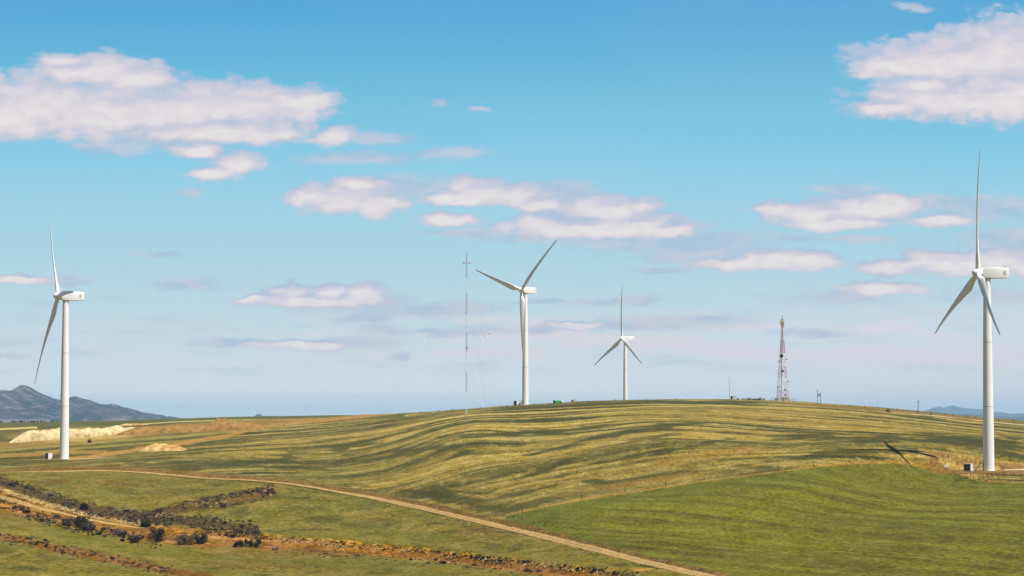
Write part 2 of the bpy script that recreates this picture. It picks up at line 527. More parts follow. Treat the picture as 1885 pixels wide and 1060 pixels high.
for a in [(905, 801, 90, 5, -.03), (1000, 794, 70, 7, -.02), (1080, 788, 60, 4, -.1), (845, 837, 38, 7, -.35), (905, 833, 60, 4, -.12), (1010, 829, 70, 3.5, -.2),
          (1100, 806, 100, 4, -.14), (1210, 786, 110, 5, -.1), (1270, 822, 110, 4, -.2), (1170, 838, 90, 4, -.2), (1180, 806, 80, 4, -.12),
          (622, 825, 26, 5, 0), (1090, 885, 24, 4.5, 0), (850, 921, 110, 9, .12), (905, 935, 60, 9, .1), (760, 905, 110, 8, .1), (830, 900, 80, 5, .08),
          (640, 850, 90, 5, -.1), (700, 842, 80, 4, -.12), (560, 862, 90, 5, .0), (760, 828, 100, 5, -.08), (670, 818, 60, 4, -.05), (970, 905, 60, 5, -.25), (960, 930, 60, 5, -.25),
          (1450, 808, 80, 3, -.06), (1600, 806, 130, 7, -.02), (1500, 800, 90, 3, 0), (1750, 806, 130, 12, .06), (1840, 820, 90, 18, .05), (1650, 830, 120, 7, 0), (1740, 845, 90, 5, 0),
          (1560, 832, 80, 5, -.05), (1450, 846, 90, 5, -.1), (1380, 862, 80, 4, -.12), (1340, 742, 60, 1.7, .02), (1280, 757, 30, 2, 0), (1440, 775, 60, 3, .0), (1700, 768, 60, 3, .1),
          (1000, 772, 70, 3, -.06), (1180, 880, 100, 4, -.12), (1020, 858, 50, 5, -.35), (1060, 870, 60, 4, -.2), (480, 850, 90, 6, -.1), (400, 858, 100, 6, -.03), (330, 850, 120, 6, -.06), (560, 830, 80, 5, -.14), (280, 845, 80, 4, -.1)]:
    lay(patch(*a[:5], w=.85, noise=1.0), G1 if a[2] % 20 else G2)
for a in [(960, 825, 90, 6, -.12), (1010, 815, 60, 6, -.15), (890, 846, 28, 4, -.1), (1130, 812, 70, 4, -.15), (1300, 792, 90, 4, -.05), (1350, 830, 110, 6, -.12), (1260, 850, 90, 6, -.2), (1400, 800, 90, 3, -.05),
          (1460, 826, 80, 4, -.1), (1240, 880, 90, 6, -.12), (1160, 895, 90, 4, -.12), (780, 812, 70, 3, -.1), (580, 828, 40, 3, -.1), (560, 815, 60, 3, -.1), (1640, 790, 120, 4, 0), (1500, 778, 160, 5, 0), (1740, 795, 140, 2.5, .05),
          (830, 880, 70, 5, .05), (860, 900, 40, 3, .05), (960, 915, 40, 3, -.1), (1400, 760, 300, 6, .01)]:
    lay(patch(*a[:5], w=.4, noise=.8), alb(182, 156, 90))
lay(patch(1330, 835, 120, 9, -.12, w=.5, noise=.7), alb(160, 118, 58))
lay(patch(1140, 895, 120, 6, -.16, w=.5, noise=.7), alb(150, 114, 54))
hc = COL; COL = COLsave
COL = COL * (1 - hill[..., None]) + hc * hill[..., None]

# ---- far part of the hill top and skyline verge
sky_row = np.interp(gu, [0, 240, 480, 720, 860, 960, 1200, 1440, 1600, 1680, 1885], [778, 773, 767, 762, 754, 747, 736, 739, 750, 757, 776])[:, None]
verge = (1 - sst(np.abs(GV - sky_row - 3.5 + (nB - .5) * 2), 2, 4)) * (GY > 1450) * sst(GU, 880, 940) * sst(GU + (nA - .5) * 120, 1480, 1380)
lay(verge * .9, alb(84, 84, 38))
verge = (1 - sst(np.abs(GV - sky_row - 3.0), 2, 3.5)) * (GY > 1350) * sst(GU + (nA - .5) * 120, 1440, 1540)
lay(verge * .85, alb(146, 118, 66))

# ---- ploughed bright green field on the right
gf = (GU > 930) * sst(y_field[:, None] - GY + (nC - .5) * -6 + (nB - .5) * -5, 0, 2.5) * sst(GY - y_road[:, None] + (nB - .5) * 5, 10, 16)
gf = gf * sst(GY, 430, 560)
r2 = GY + 1.9 * GX
l2 = (GX - .52 * GY) + 3 * (nA - .5)
f1 = fbm(r2 / 16, l2 / 90, 4, 2); f2 = fbm(r2 / 4.5, l2 / 60, 3, 5); f3 = fbm((GY - 2.5 * GX) / 45, (GX + .4 * GY) / 120, 3, 7); f4 = fbm(GX / 1.6, GY / 3.4, 3, 1)
m = gf
COLsave = COL; COL = np.zeros_like(COL)
lay(np.ones(GX.shape), alb(124, 125, 42))
lay(sst(f1, .5, .68) * .65, alb(143, 144, 56))
lay(sst(f1, .48, .32) * .6, alb(104, 98, 36))
lay(sst(f2, .56, .75) * .5, alb(146, 144, 62))
lay(sst(f2, .42, .25) * .55, alb(98, 90, 34))
lay(sst(f3, .5, .7) * .35, alb(140, 134, 50))
tl = np.abs(((r2 + 6 * (nA - .5)) / 42) % 1 - .5)
lay((tl < .022) * .45 * sst(nB, .35, .5), alb(92, 84, 34))
lay(sst(nD, .52, .7) * .35, alb(122, 104, 44))
lay(sst(f4, .6, .8) * .35, alb(150, 148, 70))
lay(sst(f4, .38, .2) * .4, alb(92, 92, 30))
near_e = sst(y_field[:, None] - GY, 90, 5)
lay(near_e * .55, alb(118, 124, 58))
lay(sst(GU, 1150, 960) * .5, alb(112, 118, 50))
gcol = COL; COL = COLsave
COL = COL * (1 - m[..., None]) + gcol * m[..., None]
lay((GU > 955) * (1 - sst(np.abs(GY - y_field[:, None] - 2) + (nC - .5) * 3, 2, 5)) * .7, alb(176, 140, 76))

# ---- left: bench, strips, tracks, excavated earth
left = (1 - sst(GU, 735, 750)) * (GY < 3600)
above = sst(row_at(CUT) - GV, -1, 1.5) * left * (GU < 745)
lay(above, alb(98, 94, 38))
lay(above * sst(rowB, .5, .7) * .6, alb(132, 122, 56))
lay(above * strip([(-160, 862), (0, 842), (130, 826), (250, 817), (330, 812), (480, 800)], 2.6, noise=.6), alb(158, 140, 70))
lay(above * strip([(-160, 850), (0, 829), (130, 818), (260, 808), (330, 803), (480, 789), (745, 758)], 3.2, noise=.5), alb(162, 146, 84))
lay(above * strip([(-160, 836), (0, 820), (120, 812), (250, 799), (330, 790), (480, 775), (700, 764)], 8, noise=.25, u1=710), alb(164, 132, 76))
lay(above * strip([(-160, 848), (0, 838), (60, 836), (110, 832)], 4, noise=.5, u1=200), alb(172, 138, 76))
far = sst(sky_row + 9.5 - GV, 0, 2) * (GY > 1500) * (GU < 745)
lay(far, alb(106, 108, 50))
lay(far * sst(nA, .5, .7) * .5, alb(128, 122, 62))
lay(strip([(-60, 794), (0, 790), (60, 787)], 2, noise=.2, u1=70), alb(214, 194, 140))
lay(strip([(240, 782), (330, 776), (430, 773), (560, 772)], 1.1, noise=.3, u0=240, u1=560), alb(206, 186, 138))
lay(patch(340, 786, 130, 9, -.07, w=.95, noise=.5), alb(170, 134, 74))
lay(patch(520, 775, 170, 5, -.03, w=.9, noise=.5), alb(160, 124, 72))
lay(patch(400, 788, 60, 4, -.08, w=.8, noise=.5), alb(214, 184, 120))
lay(patch(140, 800, 130, 15, -.03, w=.95, noise=.3), alb(208, 180, 118))
lay(above * strip([(130, 845), (190, 838), (260, 826), (330, 817), (420, 802), (480, 786), (600, 773), (700, 764), (745, 760)], 4.5, noise=.4, u0=125), alb(184, 144, 84))
lay(patch(560, 772, 60, 1.5, -.05, w=.8), alb(176, 150, 90))
# pads
lay((1 - sst(sL + (nC - .5) * 8, 8, 20)) * .85, alb(190, 160, 98))
lay((1 - sst(np.abs(sR + (nC - .5) * 3 - 6), 4, 11)) * (GX < TR[0] + 80) * sst(GU + (nB - .5) * 60, 1668, 1720), alb(150, 116, 70))
lay(((sR < 7) & (GY < TR[1] - 4) & (GU > 1760)) * sst(nC, .35, .6) * .8, alb(104, 92, 46))
lay((1 - sst(sR + (nC - .5) * 4, -1, 3)) * .9, alb(158, 128, 82))
lay((1 - sst(np.abs(sR - 4) + (nC - .5) * 5, .5, 3.5)) * (GY > TR[1]) * .7 * (GX < TR[0] + 8), alb(206, 180, 118))
lay((1 - sst(np.abs(sR - 13) + (nC - .5) * 4, 1, 4)) * (GY > TR[1] + 5) * (GU > 1690) * .7, alb(184, 156, 92))

# ---- foreground belts
lay(strip(ROAD, 6.5, w=.85, noise=.5, u0=60) * sst(dr, 0, 3), alb(140, 112, 66))
lay((1 - sst(np.abs(dr - 9) + (nC - .5) * 10, 6, 13)) * (GU < 1420) * .85, alb(134, 106, 64))
lay((1 - sst(np.abs(dr + 5) + (nC - .5) * 4, 1, 5)) * (GU < 1420) * (GU > 240) * .6, alb(84, 74, 38))
belt_hw = np.interp(gu, [-160, 0, 130, 300, 480, 560, 700, 900, 1100, 1250], [20, 22, 18, 18, 14, 13, 11, 10, 8, 6])[:, None]
bm = (1 - sst(np.abs(GV - row_at(GULLY) - 2) / belt_hw + (nB - .5) * .7 + (nC - .5) * .3, .7, 1.15)) * (GY < 1100) * wg
lay(bm, alb(152, 112, 60))
lay(bm * sst(nB, .5, .7), alb(122, 92, 50))
lay(bm * sst(nC, .58, .74) * .8, alb(184, 138, 74))
lay(strip([(-160, 850), (0, 897), (40, 912), (80, 924), (120, 934), (160, 946), (180, 952)], 5, noise=.7, u1=175, w=.95) * sst(nC, .42, .55), alb(222, 202, 148))
lay(strip([(170, 950), (230, 960), (265, 967)], 5, noise=.7, u0=165, u1=300, w=.8) * sst(nC, .45, .6), alb(190, 142, 76))
lay(strip([(400, 975), (520, 985), (640, 996), (800, 1012), (960, 1031), (1100, 1047)], 3.5, noise=.8, w=.8, u0=420, u1=1200) * sst(nC, .45, .6), alb(206, 160, 88))
br = strip([(-160, 840), (0, 886), (60, 905), (120, 925), (170, 938), (260, 952), (380, 962), (480, 975)], 11, noise=.6, w=.85, u1=480)
lay(br, alb(96, 76, 48))
br = strip([(240, 958), (300, 945), (360, 932), (430, 920), (505, 905)], 14, noise=.6, w=.85, u0=240, u1=520)
lay(br * sst(GU, 240, 280) * (1 - sst(GU, 480, 520)), alb(104, 82, 52))
lay(patch(470, 908, 50, 10, -.2, w=.7), alb(138, 98, 56))
lay((1 - sst(np.abs(GV - row_at(LOWER)) / 8 + (nB - .5) + (nC - .5) * .4, .6, 1.2)) * (GU < 430) * (GY < 900) * .85, alb(140, 98, 52))
for a in [(560, 935, 60, 4, .05), (640, 960, 80, 5, .05), (700, 955, 50, 5, .1), (900, 975, 60, 6, .15), (320, 905, 60, 8, 0), (210, 890, 50, 7, 0), (100, 885, 40, 6, .1)]:
    lay(patch(*a[:5], w=.55, noise=.8), alb(112, 88, 44) if a[0] % 40 else alb(100, 96, 40))
for a in [(180, 900, 70, 10, 0), (300, 885, 90, 8, 0), (120, 985, 90, 12, .15), (330, 1015, 120, 9, .1), (560, 985, 90, 5, .05), (760, 985, 90, 8, .1), (620, 1035, 160, 10, .05)]:
    lay(patch(*a[:5], w=.5, noise=.8), alb(114, 116, 42))
COL *= .84 * np.array([1.0, .89, .48], np.float32) * (1 + hill[..., None] * np.array([-.10, -.02, .18], np.float32)) * (1 - gf[..., None] * np.array([.25, .20, .54], np.float32))
lum = (COL @ np.array([.3, .6, .1], np.float32))[..., None]
COL *= (np.maximum(lum, .01) / .125) ** .13 * (1 + .10 * gf[..., None])
COL = np.clip(COL, 0.003, 0.8)

nu, ny = GX.shape
# one extra row far behind the camera closes the sheet
X = np.concatenate([(gt * 3000)[:, None], GX], 1); Y = np.concatenate([np.full((nu, 1), -3000.0), GY], 1)
ZZ = np.concatenate([np.full((nu, 1), 44.0), Z], 1); CC = np.concatenate([COL[:, :1], COL], 1)
n2 = ny + 1
co = np.stack([X, Y, ZZ], -1).reshape(-1, 3).astype(np.float32)
ii, jj = np.meshgrid(np.arange(nu - 1), np.arange(n2 - 1), indexing='ij')
a0 = (ii * n2 + jj).ravel()
faces = np.stack([a0, a0 + n2, a0 + n2 + 1, a0 + 1], -1).astype(np.int32)


def np_mesh(name, co, faces, smooth=True):
    me = bpy.data.meshes.new(name)
    me.vertices.add(len(co)); me.vertices.foreach_set('co', co.ravel())
    me.loops.add(faces.size); me.loops.foreach_set('vertex_index', faces.ravel())
    me.polygons.add(len(faces))
    k = faces.shape[1]
    me.polygons.foreach_set('loop_start', np.arange(0, faces.size, k, dtype=np.int32))
    me.update(calc_edges=True)
    me.validate()
    if smooth: me.polygons.foreach_set('use_smooth', np.ones(len(faces), bool))
    return me


def tag(o, label=None, cat=None, group=None, kind=None):
    if label: o['label'] = label
    if cat: o['category'] = cat
    if group: o['group'] = group
    if kind: o['kind'] = kind
    return o


def link(name, me, m=None, parent=None):
    o = bpy.data.objects.new(name, me)
    C.objects.link(o)
    if m is not None and me is not None:
        me.materials.clear(); me.materials.append(m)
    if parent: o.parent = parent
    return o


# ------------------------------------------------------------------ materials
def material(name, base=None, rough=0.85, spec=0.3):
    m = bpy.data.materials.new(name)
    m.use_nodes = True
    T = NT(m.node_tree)
    b = T.n['Principled BSDF']
    b.inputs['Roughness'].default_value = rough
    b.inputs['Specular IOR Level'].default_value = spec
    if base is not None: b.inputs['Base Color'].default_value = tuple(base)[:3] + (1,)
    return m, T, b


def varied(name, c1, c2, scale=1.0, rough=0.85, spec=0.3, detail=4, lo=.35, hi=.65, bump=0.0, rand=0.0):
    m, T, b = material(name, None, rough, spec)
    t = T.new('ShaderNodeTexCoord')
    n = T.noise(t.outputs['Object'], scale, detail, 0.6)
    c = T.mix(T.sstep(n, lo, hi), c1, c2)
    if rand:
        oi = T.new('ShaderNodeObjectInfo')
        hsv = T.new('ShaderNodeHueSaturation')
        T.l.new(c, hsv.inputs['Color'])
        T.l.new(T.math('MULTIPLY_ADD', oi.outputs['Random'], rand * 2, 1 - rand), hsv.inputs['Value'])
        c = hsv.outputs[0]
    T.l.new(c, b.inputs['Base Color'])
    if bump:
        bp = T.new('ShaderNodeBump'); bp.inputs['Distance'].default_value = bump
        T.l.new(n, bp.inputs['Height']); T.l.new(bp.outputs[0], b.inputs['Normal'])
    return m


# ground: the land cover attribute broken up by finer procedural grain
m_ground, T, b = material('ground_cover', None, 0.95, 0.1)
at = T.new('ShaderNodeAttribute'); at.attribute_name = 'cover'
t = T.new('ShaderNodeTexCoord')
pos = t.outputs['Object']
g1 = T.noise(T.vmath('MULTIPLY', pos, (1.0, .45, 1.0)), 0.85, 5.0, 0.65)
g2 = T.noise(T.vmath('MULTIPLY', pos, (1.0, .35, 1.0)), 0.16, 4.0, 0.6)
hs = T.new('ShaderNodeHueSaturation')
T.l.new(at.outputs['Color'], hs.inputs['Color'])
val = T.math('ADD', T.math('MULTIPLY', T.sstep(g1, .3, .7), 1.0), T.math('MULTIPLY', T.sstep(g2, .3, .7), 0.30))
T.l.new(T.math('ADD', val, 0.38), hs.inputs['Value'])
T.l.new(T.sstep(g2, .3, .7, 1.08, .94), hs.inputs['Saturation'])
T.l.new(hs.outputs[0], b.inputs['Base Color'])
bp = T.new('ShaderNodeBump'); bp.inputs['Distance'].default_value = 0.35; bp.inputs['Strength'].default_value = 0.7
T.l.new(g1, bp.inputs['Height']); T.l.new(bp.outputs[0], b.inputs['Normal'])

me = np_mesh('ground', co, faces)
ca = me.color_attributes.new('cover', 'FLOAT_COLOR', 'POINT')
cc = np.concatenate([CC.reshape(-1, 3), np.ones((len(co), 1))], 1).astype(np.float32)
ca.data.foreach_set('color', cc.ravel())
ground = link('ground', me, m_ground)
tag(ground, kind='structure')

m_track = varied('track_dirt', alb(200, 168, 104), alb(172, 138, 84), 0.5, 0.95, 0.1, bump=.1)
m_pale = varied('pale_gravel', alb(230, 214, 182), alb(200, 176, 136), 0.7, 0.95, 0.1, bump=.1)
m_orange = varied('orange_dirt', alb(200, 150, 84), alb(168, 116, 60), 0.4, 0.95, 0.1, bump=.1)


def add_verge(m, c, amount):
    T_ = NT(m.node_tree); b_ = T_.n['Principled BSDF']
    old = b_.inputs['Base Color'].links[0].from_socket
    at_ = T_.new('ShaderNodeAttribute'); at_.attribute_name = 'verge'
    tc_ = T_.new('ShaderNodeTexCoord')
    n_ = T_.noise(tc_.outputs['Object'], .35, 4.0, .6)
    f_ = T_.math('MULTIPLY', T_.math('MULTIPLY', at_.outputs['Fac'], T_.sstep(n_, .35, .6)), amount)
    T_.l.new(T_.mix(f_, old, tuple(c)), b_.inputs['Base Color'])


add_verge(m_track, alb(120, 104, 56), .75); add_verge(m_pale, alb(150, 128, 84), .5)


def track(name, label, pts, width, m, step=10, lift=0.10, taper=True):
    us = np.arange(pts[0][0], pts[-1][0] + .1, step)
    yy = curve_y(pts, us)
    P = np.stack([(us - 942.5) / F * yy, yy], 1)
    # resample evenly
    seg = np.hypot(*np.diff(P, axis=0).T); L = np.concatenate([[0], np.cumsum(seg)])
    ns = int(L[-1] / 1.5) + 2
    q = np.linspace(0, L[-1], ns)
    P = np.stack([np.interp(q, L, P[:, 0]), np.interp(q, L, P[:, 1])], 1)
    for _ in range(12): P[1:-1] = .25 * P[:-2] + .5 * P[1:-1] + .25 * P[2:]
    Tn = np.gradient(P, axis=0); Tn /= np.linalg.norm(Tn, axis=1)[:, None]
    N = np.stack([-Tn[:, 1], Tn[:, 0]], 1)
    K = 9; vs = []; rut = []
    for i in range(ns):
        w = width * (.82 + .36 * float(fbm(np.array([q[i] / 14.]), np.array([1.3]), 3, 2)[0]))
        if taper: w *= min(1, .15 + min(i, ns - 1 - i) / 12)
        for k in range(K):
            t_ = (k / (K - 1) - .5) * w + (random.uniform(-.2, .2) if k in (0, K - 1) else 0)
            x, y = P[i] + N[i] * t_
            edge = abs(k / (K - 1) - .5) * 2
            rut.append(1.0 if k == K // 2 else (.5 if k in (0, K - 1) else 0.0))
            vs.append((x, y, ground_z(x, y) + lift * (1 - .9 * edge ** 6)))
    fs = [(i * K + k, i * K + k + 1, (i + 1) * K + k + 1, (i + 1) * K + k) for i in range(ns - 1) for k in range(K - 1)]
    o = link(name, np_mesh(name, np.array(vs, np.float32), np.array(fs, np.int32)), m)
    ra = o.data.attributes.new('verge', 'FLOAT', 'POINT'); ra.data.foreach_set('value', np.array(rut, np.float32))
    # faces up
    if o.data.polygons[0].normal.z < 0:
        o.data.flip_normals()
    tag(o, label, None, None, 'structure')
    return o


track('dirt_road', None, [(40, 868), (180, 865.5), (250, 867)] + ROAD[4:], 3.0, m_track)
track('path', None, [(-20, 906), (0, 912), (30, 922), (60, 931), (100, 941), (140, 950), (200, 961), (270, 973)], 2.4, m_track, lift=.12)
track('path', None, [(330, 981), (400, 988), (480, 994), (520, 997)], 2.6, m_orange)
track('gravel_road', None, [(1640, 758.5), (1690, 763), (1740, 767), (1800, 774), (1860, 780), (1960, 789)], 7.0, m_pale, lift=.15)
track('gravel_road', None, [(1842, 865), (1870, 864), (1900, 863.5), (1960, 863)], 5.0, m_pale)
track('gravel_path', None, [(126, 846), (150, 845), (190, 842.5), (225, 839.5)], 3.5, m_pale)

# ------------------------------------------------------------------ mesh builder
class MB:
    def __init__(s): s.v = []; s.f = []

    def box(s, c, d, R=None):
        x, y, z = d[0] / 2, d[1] / 2, d[2] / 2
        o = len(s.v)
        for p_ in ((-x, -y, -z), (x, -y, -z), (x, y, -z), (-x, y, -z), (-x, -y, z), (x, -y, z), (x, y, z), (-x, y, z)):
            p_ = Vector(p_)
            if R is not None: p_ = R @ p_
            s.v.append(p_ + Vector(c))
        for f in ((0, 3, 2, 1), (4, 5, 6, 7), (0, 1, 5, 4), (1, 2, 6, 5), (2, 3, 7, 6), (3, 0, 4, 7)):
            s.f.append([o + i for i in f])
        return s

    def bar(s, a, b_, w, w2=None):
        a = Vector(a); b_ = Vector(b_)
        d = b_ - a
        R = d.to_track_quat('Z', 'Y').to_matrix()
        s.box((a + b_) / 2, (w, w2 or w, d.length), R)
        return s

    def tube(s, pts, rad, n=16, cap=True):
        o = len(s.v); m_ = len(pts)
        for i, p_ in enumerate(pts):
            p_ = Vector(p_)
            d = (Vector(pts[min(i + 1, m_ - 1)]) - Vector(pts[max(i - 1, 0)])).normalized()
            R = d.to_track_quat('Z', 'Y').to_matrix()
            r_ = rad[i] if hasattr(rad, '__len__') else rad
            for k in range(n):
                a = 2 * math.pi * k / n
                s.v.append(p_ + R @ Vector((math.cos(a) * r_, math.sin(a) * r_, 0)))
        for i in range(m_ - 1):
            for k in range(n):
                k2 = (k + 1) % n
                s.f.append([o + i * n + k, o + i * n + k2, o + (i + 1) * n + k2, o + (i + 1) * n + k])
        if cap:
            s.f.append([o + k for k in range(n)][::-1]); s.f.append([o + (m_ - 1) * n + k for k in range(n)])
        return s

    def lathe_x(s, prof, n=28):         # profile (x, r) turned round the X axis
        o = len(s.v)
        for x, r_ in prof:
            for k in range(n):
                a = 2 * math.pi * k / n
                s.v.append(Vector((x, math.cos(a) * r_, math.sin(a) * r_)))
        m_ = len(prof)
        for i in range(m_ - 1):
            for k in range(n):
                k2 = (k + 1) % n
                s.f.append([o + i * n + k, o + i * n + k2, o + (i + 1) * n + k2, o + (i + 1) * n + k])
        s.f.append([o + k for k in range(n)][::-1]); s.f.append([o + (m_ - 1) * n + k for k in range(n)])
        return s

    def mesh(s, name, smooth=False, bevel=0.0, seg=2):
        bm_ = bmesh.new()
        vs = [bm_.verts.new(p_) for p_ in s.v]
        for f in s.f:
            try: bm_.faces.new([vs[i] for i in f])
            except ValueError: pass
        bmesh.ops.recalc_face_normals(bm_, faces=bm_.faces[:])
        if bevel:
            bmesh.ops.bevel(bm_, geom=bm_.edges[:], offset=bevel, segments=seg, affect='EDGES', profile=0.5)
        me_ = bpy.data.meshes.new(name)
        bm_.to_mesh(me_); bm_.free()
        if smooth:
            for p_ in me_.polygons: p_.use_smooth = True
            try: me_.set_sharp_from_angle(angle=math.radians(40))
            except Exception: pass
        return me_


def part(name, mb, m, parent, smooth=False, bevel=0.0):
    return link(name, mb.mesh(name, smooth, bevel), m, parent)


def thing(name, loc, label, cat, group=None, rz=0.0):
    o = bpy.data.objects.new(name, None)
    o.empty_display_size = 1
    C.objects.link(o)
    o.location = loc; o.rotation_euler = (0, 0, rz)
    return tag(o, label, cat, group)


# ------------------------------------------------------------------ wind turbines
m_white, T, b = material('turbine_white', (0.86, 0.85, 0.83), 0.38, 0.45)
t = T.new('ShaderNodeTexCoord')
n = T.noise(T.vmath('MULTIPLY', t.outputs['Object'], (1, 1, .12)), 0.7, 5.0, .6)
T.l.new(T.mix(T.sstep(n, .35, .8), (0.87, 0.86, 0.845), (0.80, 0.79, 0.765)), b.inputs['Base Color'])
m_grey = varied('dark_grey_metal', (.045, .045, .052), (.075, .07, .075), 2, .6, .4)
m_lgrey = varied('galvanised_metal', (.30, .31, .33), (.42, .42, .43), 2, .5, .5)
m_conc = varied('concrete', (.50, .47, .41), (.36, .33, .28), 1.5, .9, .2)
m_seam = varied('flange_seam', (.55, .55, .54), (.5, .5, .49), 3, .5, .4)
m_dark = varied('black_rubber', (.02, .02, .022), (.035, .033, .03), 3, .8, .2)

HH = 80.0
TILT = 0.074
OVER = 3.6
LB = 49.3


def blade_mesh():
    mb = MB()
    st_ = [(1.2, 1.0), (2.2, 1.0), (4, 1.08), (6, 1.5), (8, 2.0), (9.5, 2.12), (12, 2.0), (16, 1.74), (21, 1.48), (27, 1.22), (33, .98), (39, .78), (44, .60), (48, .48), (49.8, .34), (50.4, .14)]
    n = 24
    o0 = 0
    for i, (z, half) in enumerate(st_):
        s_ = z / LB
        chord = half * 2
        rb = min(1, max(0, (z - 2.2) / 7.0)); rb = rb * rb * (3 - 2 * rb)     # 0 round root .. 1 airfoil
        thick = (1 - rb) * 1.0 + rb * max(.23, .42 - .30 * (s_ / .6))
        beta = math.radians(4 + 13 * max(0, 1 - (s_ - .15) / .55) if s_ > .15 else 17)
        off = 3.0 * math.sin(1.75 * min(1, s_)) + 0.55 * max(0, s_ - .8)
        for k in range(n):
            a = 2 * math.pi * k / n
            cx = math.cos(a); ty = math.sin(a)
            xx = cx * half + (-0.2 * chord) * rb               # + toward leading edge
            tt = ty * half * thick
            if rb > 0:
                tt *= (1 - rb) + rb * (0.35 + 0.65 * max(0.0, (1 + cx) / 2) ** 0.45) * (1.0 if cx > -.98 else .25)
            y = -xx * math.cos(beta) + tt * math.sin(beta)
            x = -xx * math.sin(beta) - tt * math.cos(beta)
            mb.v.append(Vector((x - off, y, z)))
    m_ = len(st_)
    for i in range(m_ - 1):
        for k in range(n):
            k2 = (k + 1) % n
            mb.f.append([i * n + k, i * n + k2, (i + 1) * n + k2, (i + 1) * n + k])
    mb.f.append(list(range(n))[::-1]); mb.f.append([(m_ - 1) * n + k for k in range(n)])
    return mb


def make_turbine(name):
    r_ = thing(name, (0, 0, 0), 'x', 'wind turbine', 'white wind turbines on the hills')
    zs = [0, 26, 26.01, 52, 52.01, HH - 2.5]
    mb = MB()
    prof = [(0, 2.25), (10, 2.2), (26, 2.08), (40, 1.92), (52, 1.78), (66, 1.58), (HH - 2.3, 1.42)]
    mb.tube([(0, 0, z) for z, _ in prof], [q_ for _, q_ in prof], 40)
    tw = part('tower', mb, m_white, r_, True)
    for z, q_ in ((26, 2.08), (52, 1.78)):
        part('flange_ring', MB().tube([(0, 0, z - .12), (0, 0, z + .12)], q_ + .03, 40), m_seam, tw, True)
    part('foundation_ring', MB().tube([(0, 0, -1.0), (0, 0, .12)], 3.0, 40), m_conc, r_, True)
    # door on the -x side of the tower, stair and landing in front of it
    d = MB(); d.box((-2.22, 0, 3.1), (.14, 1.0, 2.1)); dr_ = part('door', d, m_lgrey, tw, bevel=.03)
    part('handle', MB().box((-2.32, .34, 3.0), (.06, .06, .2)), m_dark, dr_)
    e = MB()
    e.box((-3.0, 0, 1.95), (1.5, 1.3, .12))
    for k in range(9):
        e.box((-3.95 - k * .26, 0, 1.78 - k * .21), (.28, 1.1, .05))
    for yy in (-.58, .58):
        e.bar((-3.8, yy, 1.85), (-6.2, yy, 0), .12)
        e.bar((-3.8, yy, 2.85), (-6.2, yy, .95), .06)
        e.bar((-2.3, yy, 2.95), (-3.8, yy, 2.85), .06)
        for q_ in range(4):
            tt = q_ / 3
            e.bar((-3.8 - 2.4 * tt, yy, 1.85 - 1.85 * tt), (-3.8 - 2.4 * tt, yy, 2.85 - 1.9 * tt), .05)
        e.bar((-2.6, yy, 0), (-2.6, yy, 1.95), .09); e.bar((-3.7, yy, 0), (-3.7, yy, 1.95), .09)
    part('entrance_stair', e, m_grey, r_)
    # nacelle: rounded box with chamfered rear, yaw collar, hatch and instruments
    mb = MB()
    rows_ = [(-2.0, 1.45, -1.7, 1.75), (-1.2, 1.75, -2.05, 2.1), (3.0, 1.85, -2.2, 2.15), (8.3, 1.8, -2.0, 2.1), (8.75, 1.6, -1.8, 1.9)]
    n = 24
    for x, hw, zb, zt in rows_:
        for k in range(n):
            a = 2 * math.pi * k / n
            ca_, sa = math.cos(a), math.sin(a)
            pw = .08
            yy = math.copysign(abs(ca_) ** pw, ca_) * hw
            zc = (zt + zb) / 2; zz = math.copysign(abs(sa) ** pw, sa) * (zt - zb) / 2 + zc
            mb.v.append(Vector((x, yy, HH + zz)))
    for i in range(len(rows_) - 1):
        for k in range(n):
            k2 = (k + 1) % n
            mb.f.append([i * n + k, i * n + k2, (i + 1) * n + k2, (i + 1) * n + k])
    mb.f.append(list(range(n))[::-1]); mb.f.append([(len(rows_) - 1) * n + k for k in range(n)])
    nc = part('nacelle', mb, m_white, r_, True)
    part('yaw_collar', MB().tube([(0, 0, HH - 2.6), (0, 0, HH - 2.0)], 1.62, 32), m_seam, nc, True)
    part('side_hatch', MB().box((6.9, -1.845, HH + .1), (1.1, .04, 1.7)), m_seam, nc, bevel=.01)
    wsn = MB(); wsn.bar((7.6, 0, HH + 2.05), (7.6, 0, HH + 3.3), .10); wsn.bar((7.3, -.5, HH + 3.0), (7.3, .5, HH + 3.0), .07)
    wsn.box((7.6, 0, HH + 2.3), (.5, .7, .5)); wsn.bar((7.3, -.5, HH + 3), (7.3, -.5, HH + 3.4), .12); wsn.bar((7.3, .5, HH + 3), (7.3, .5, HH + 3.4), .12)
    part('wind_sensor', wsn, m_lgrey, nc)
    # spinner in the rotor frame
    sp = MB().lathe_x([(-2.55, .02), (-2.5, .35), (-2.3, .8), (-1.9, 1.25), (-1.3, 1.62), (-.5, 1.86), (.3, 1.92), (1.1, 1.8), (1.55, 1.55)])
    so = part('spinner', sp, m_white, r_, True)
    so.location = (-OVER, 0, HH); so.rotation_euler = (0, TILT, 0)
    bmsh = blade_mesh()
    bme = bmsh.mesh('blade', True)
    for k in range(3):
        bo = link('blade', bme, m_white, r_)
        bo.location = (-OVER, 0, HH)
    return r_


def copy_tree(o, parent=None):
    c = o.copy(); C.objects.link(c)
    if parent is not None:
        c.parent = parent
        c.matrix_parent_inverse = o.matrix_parent_inverse.copy()
    for ch in list(o.children): copy_tree(ch, c)
    return c


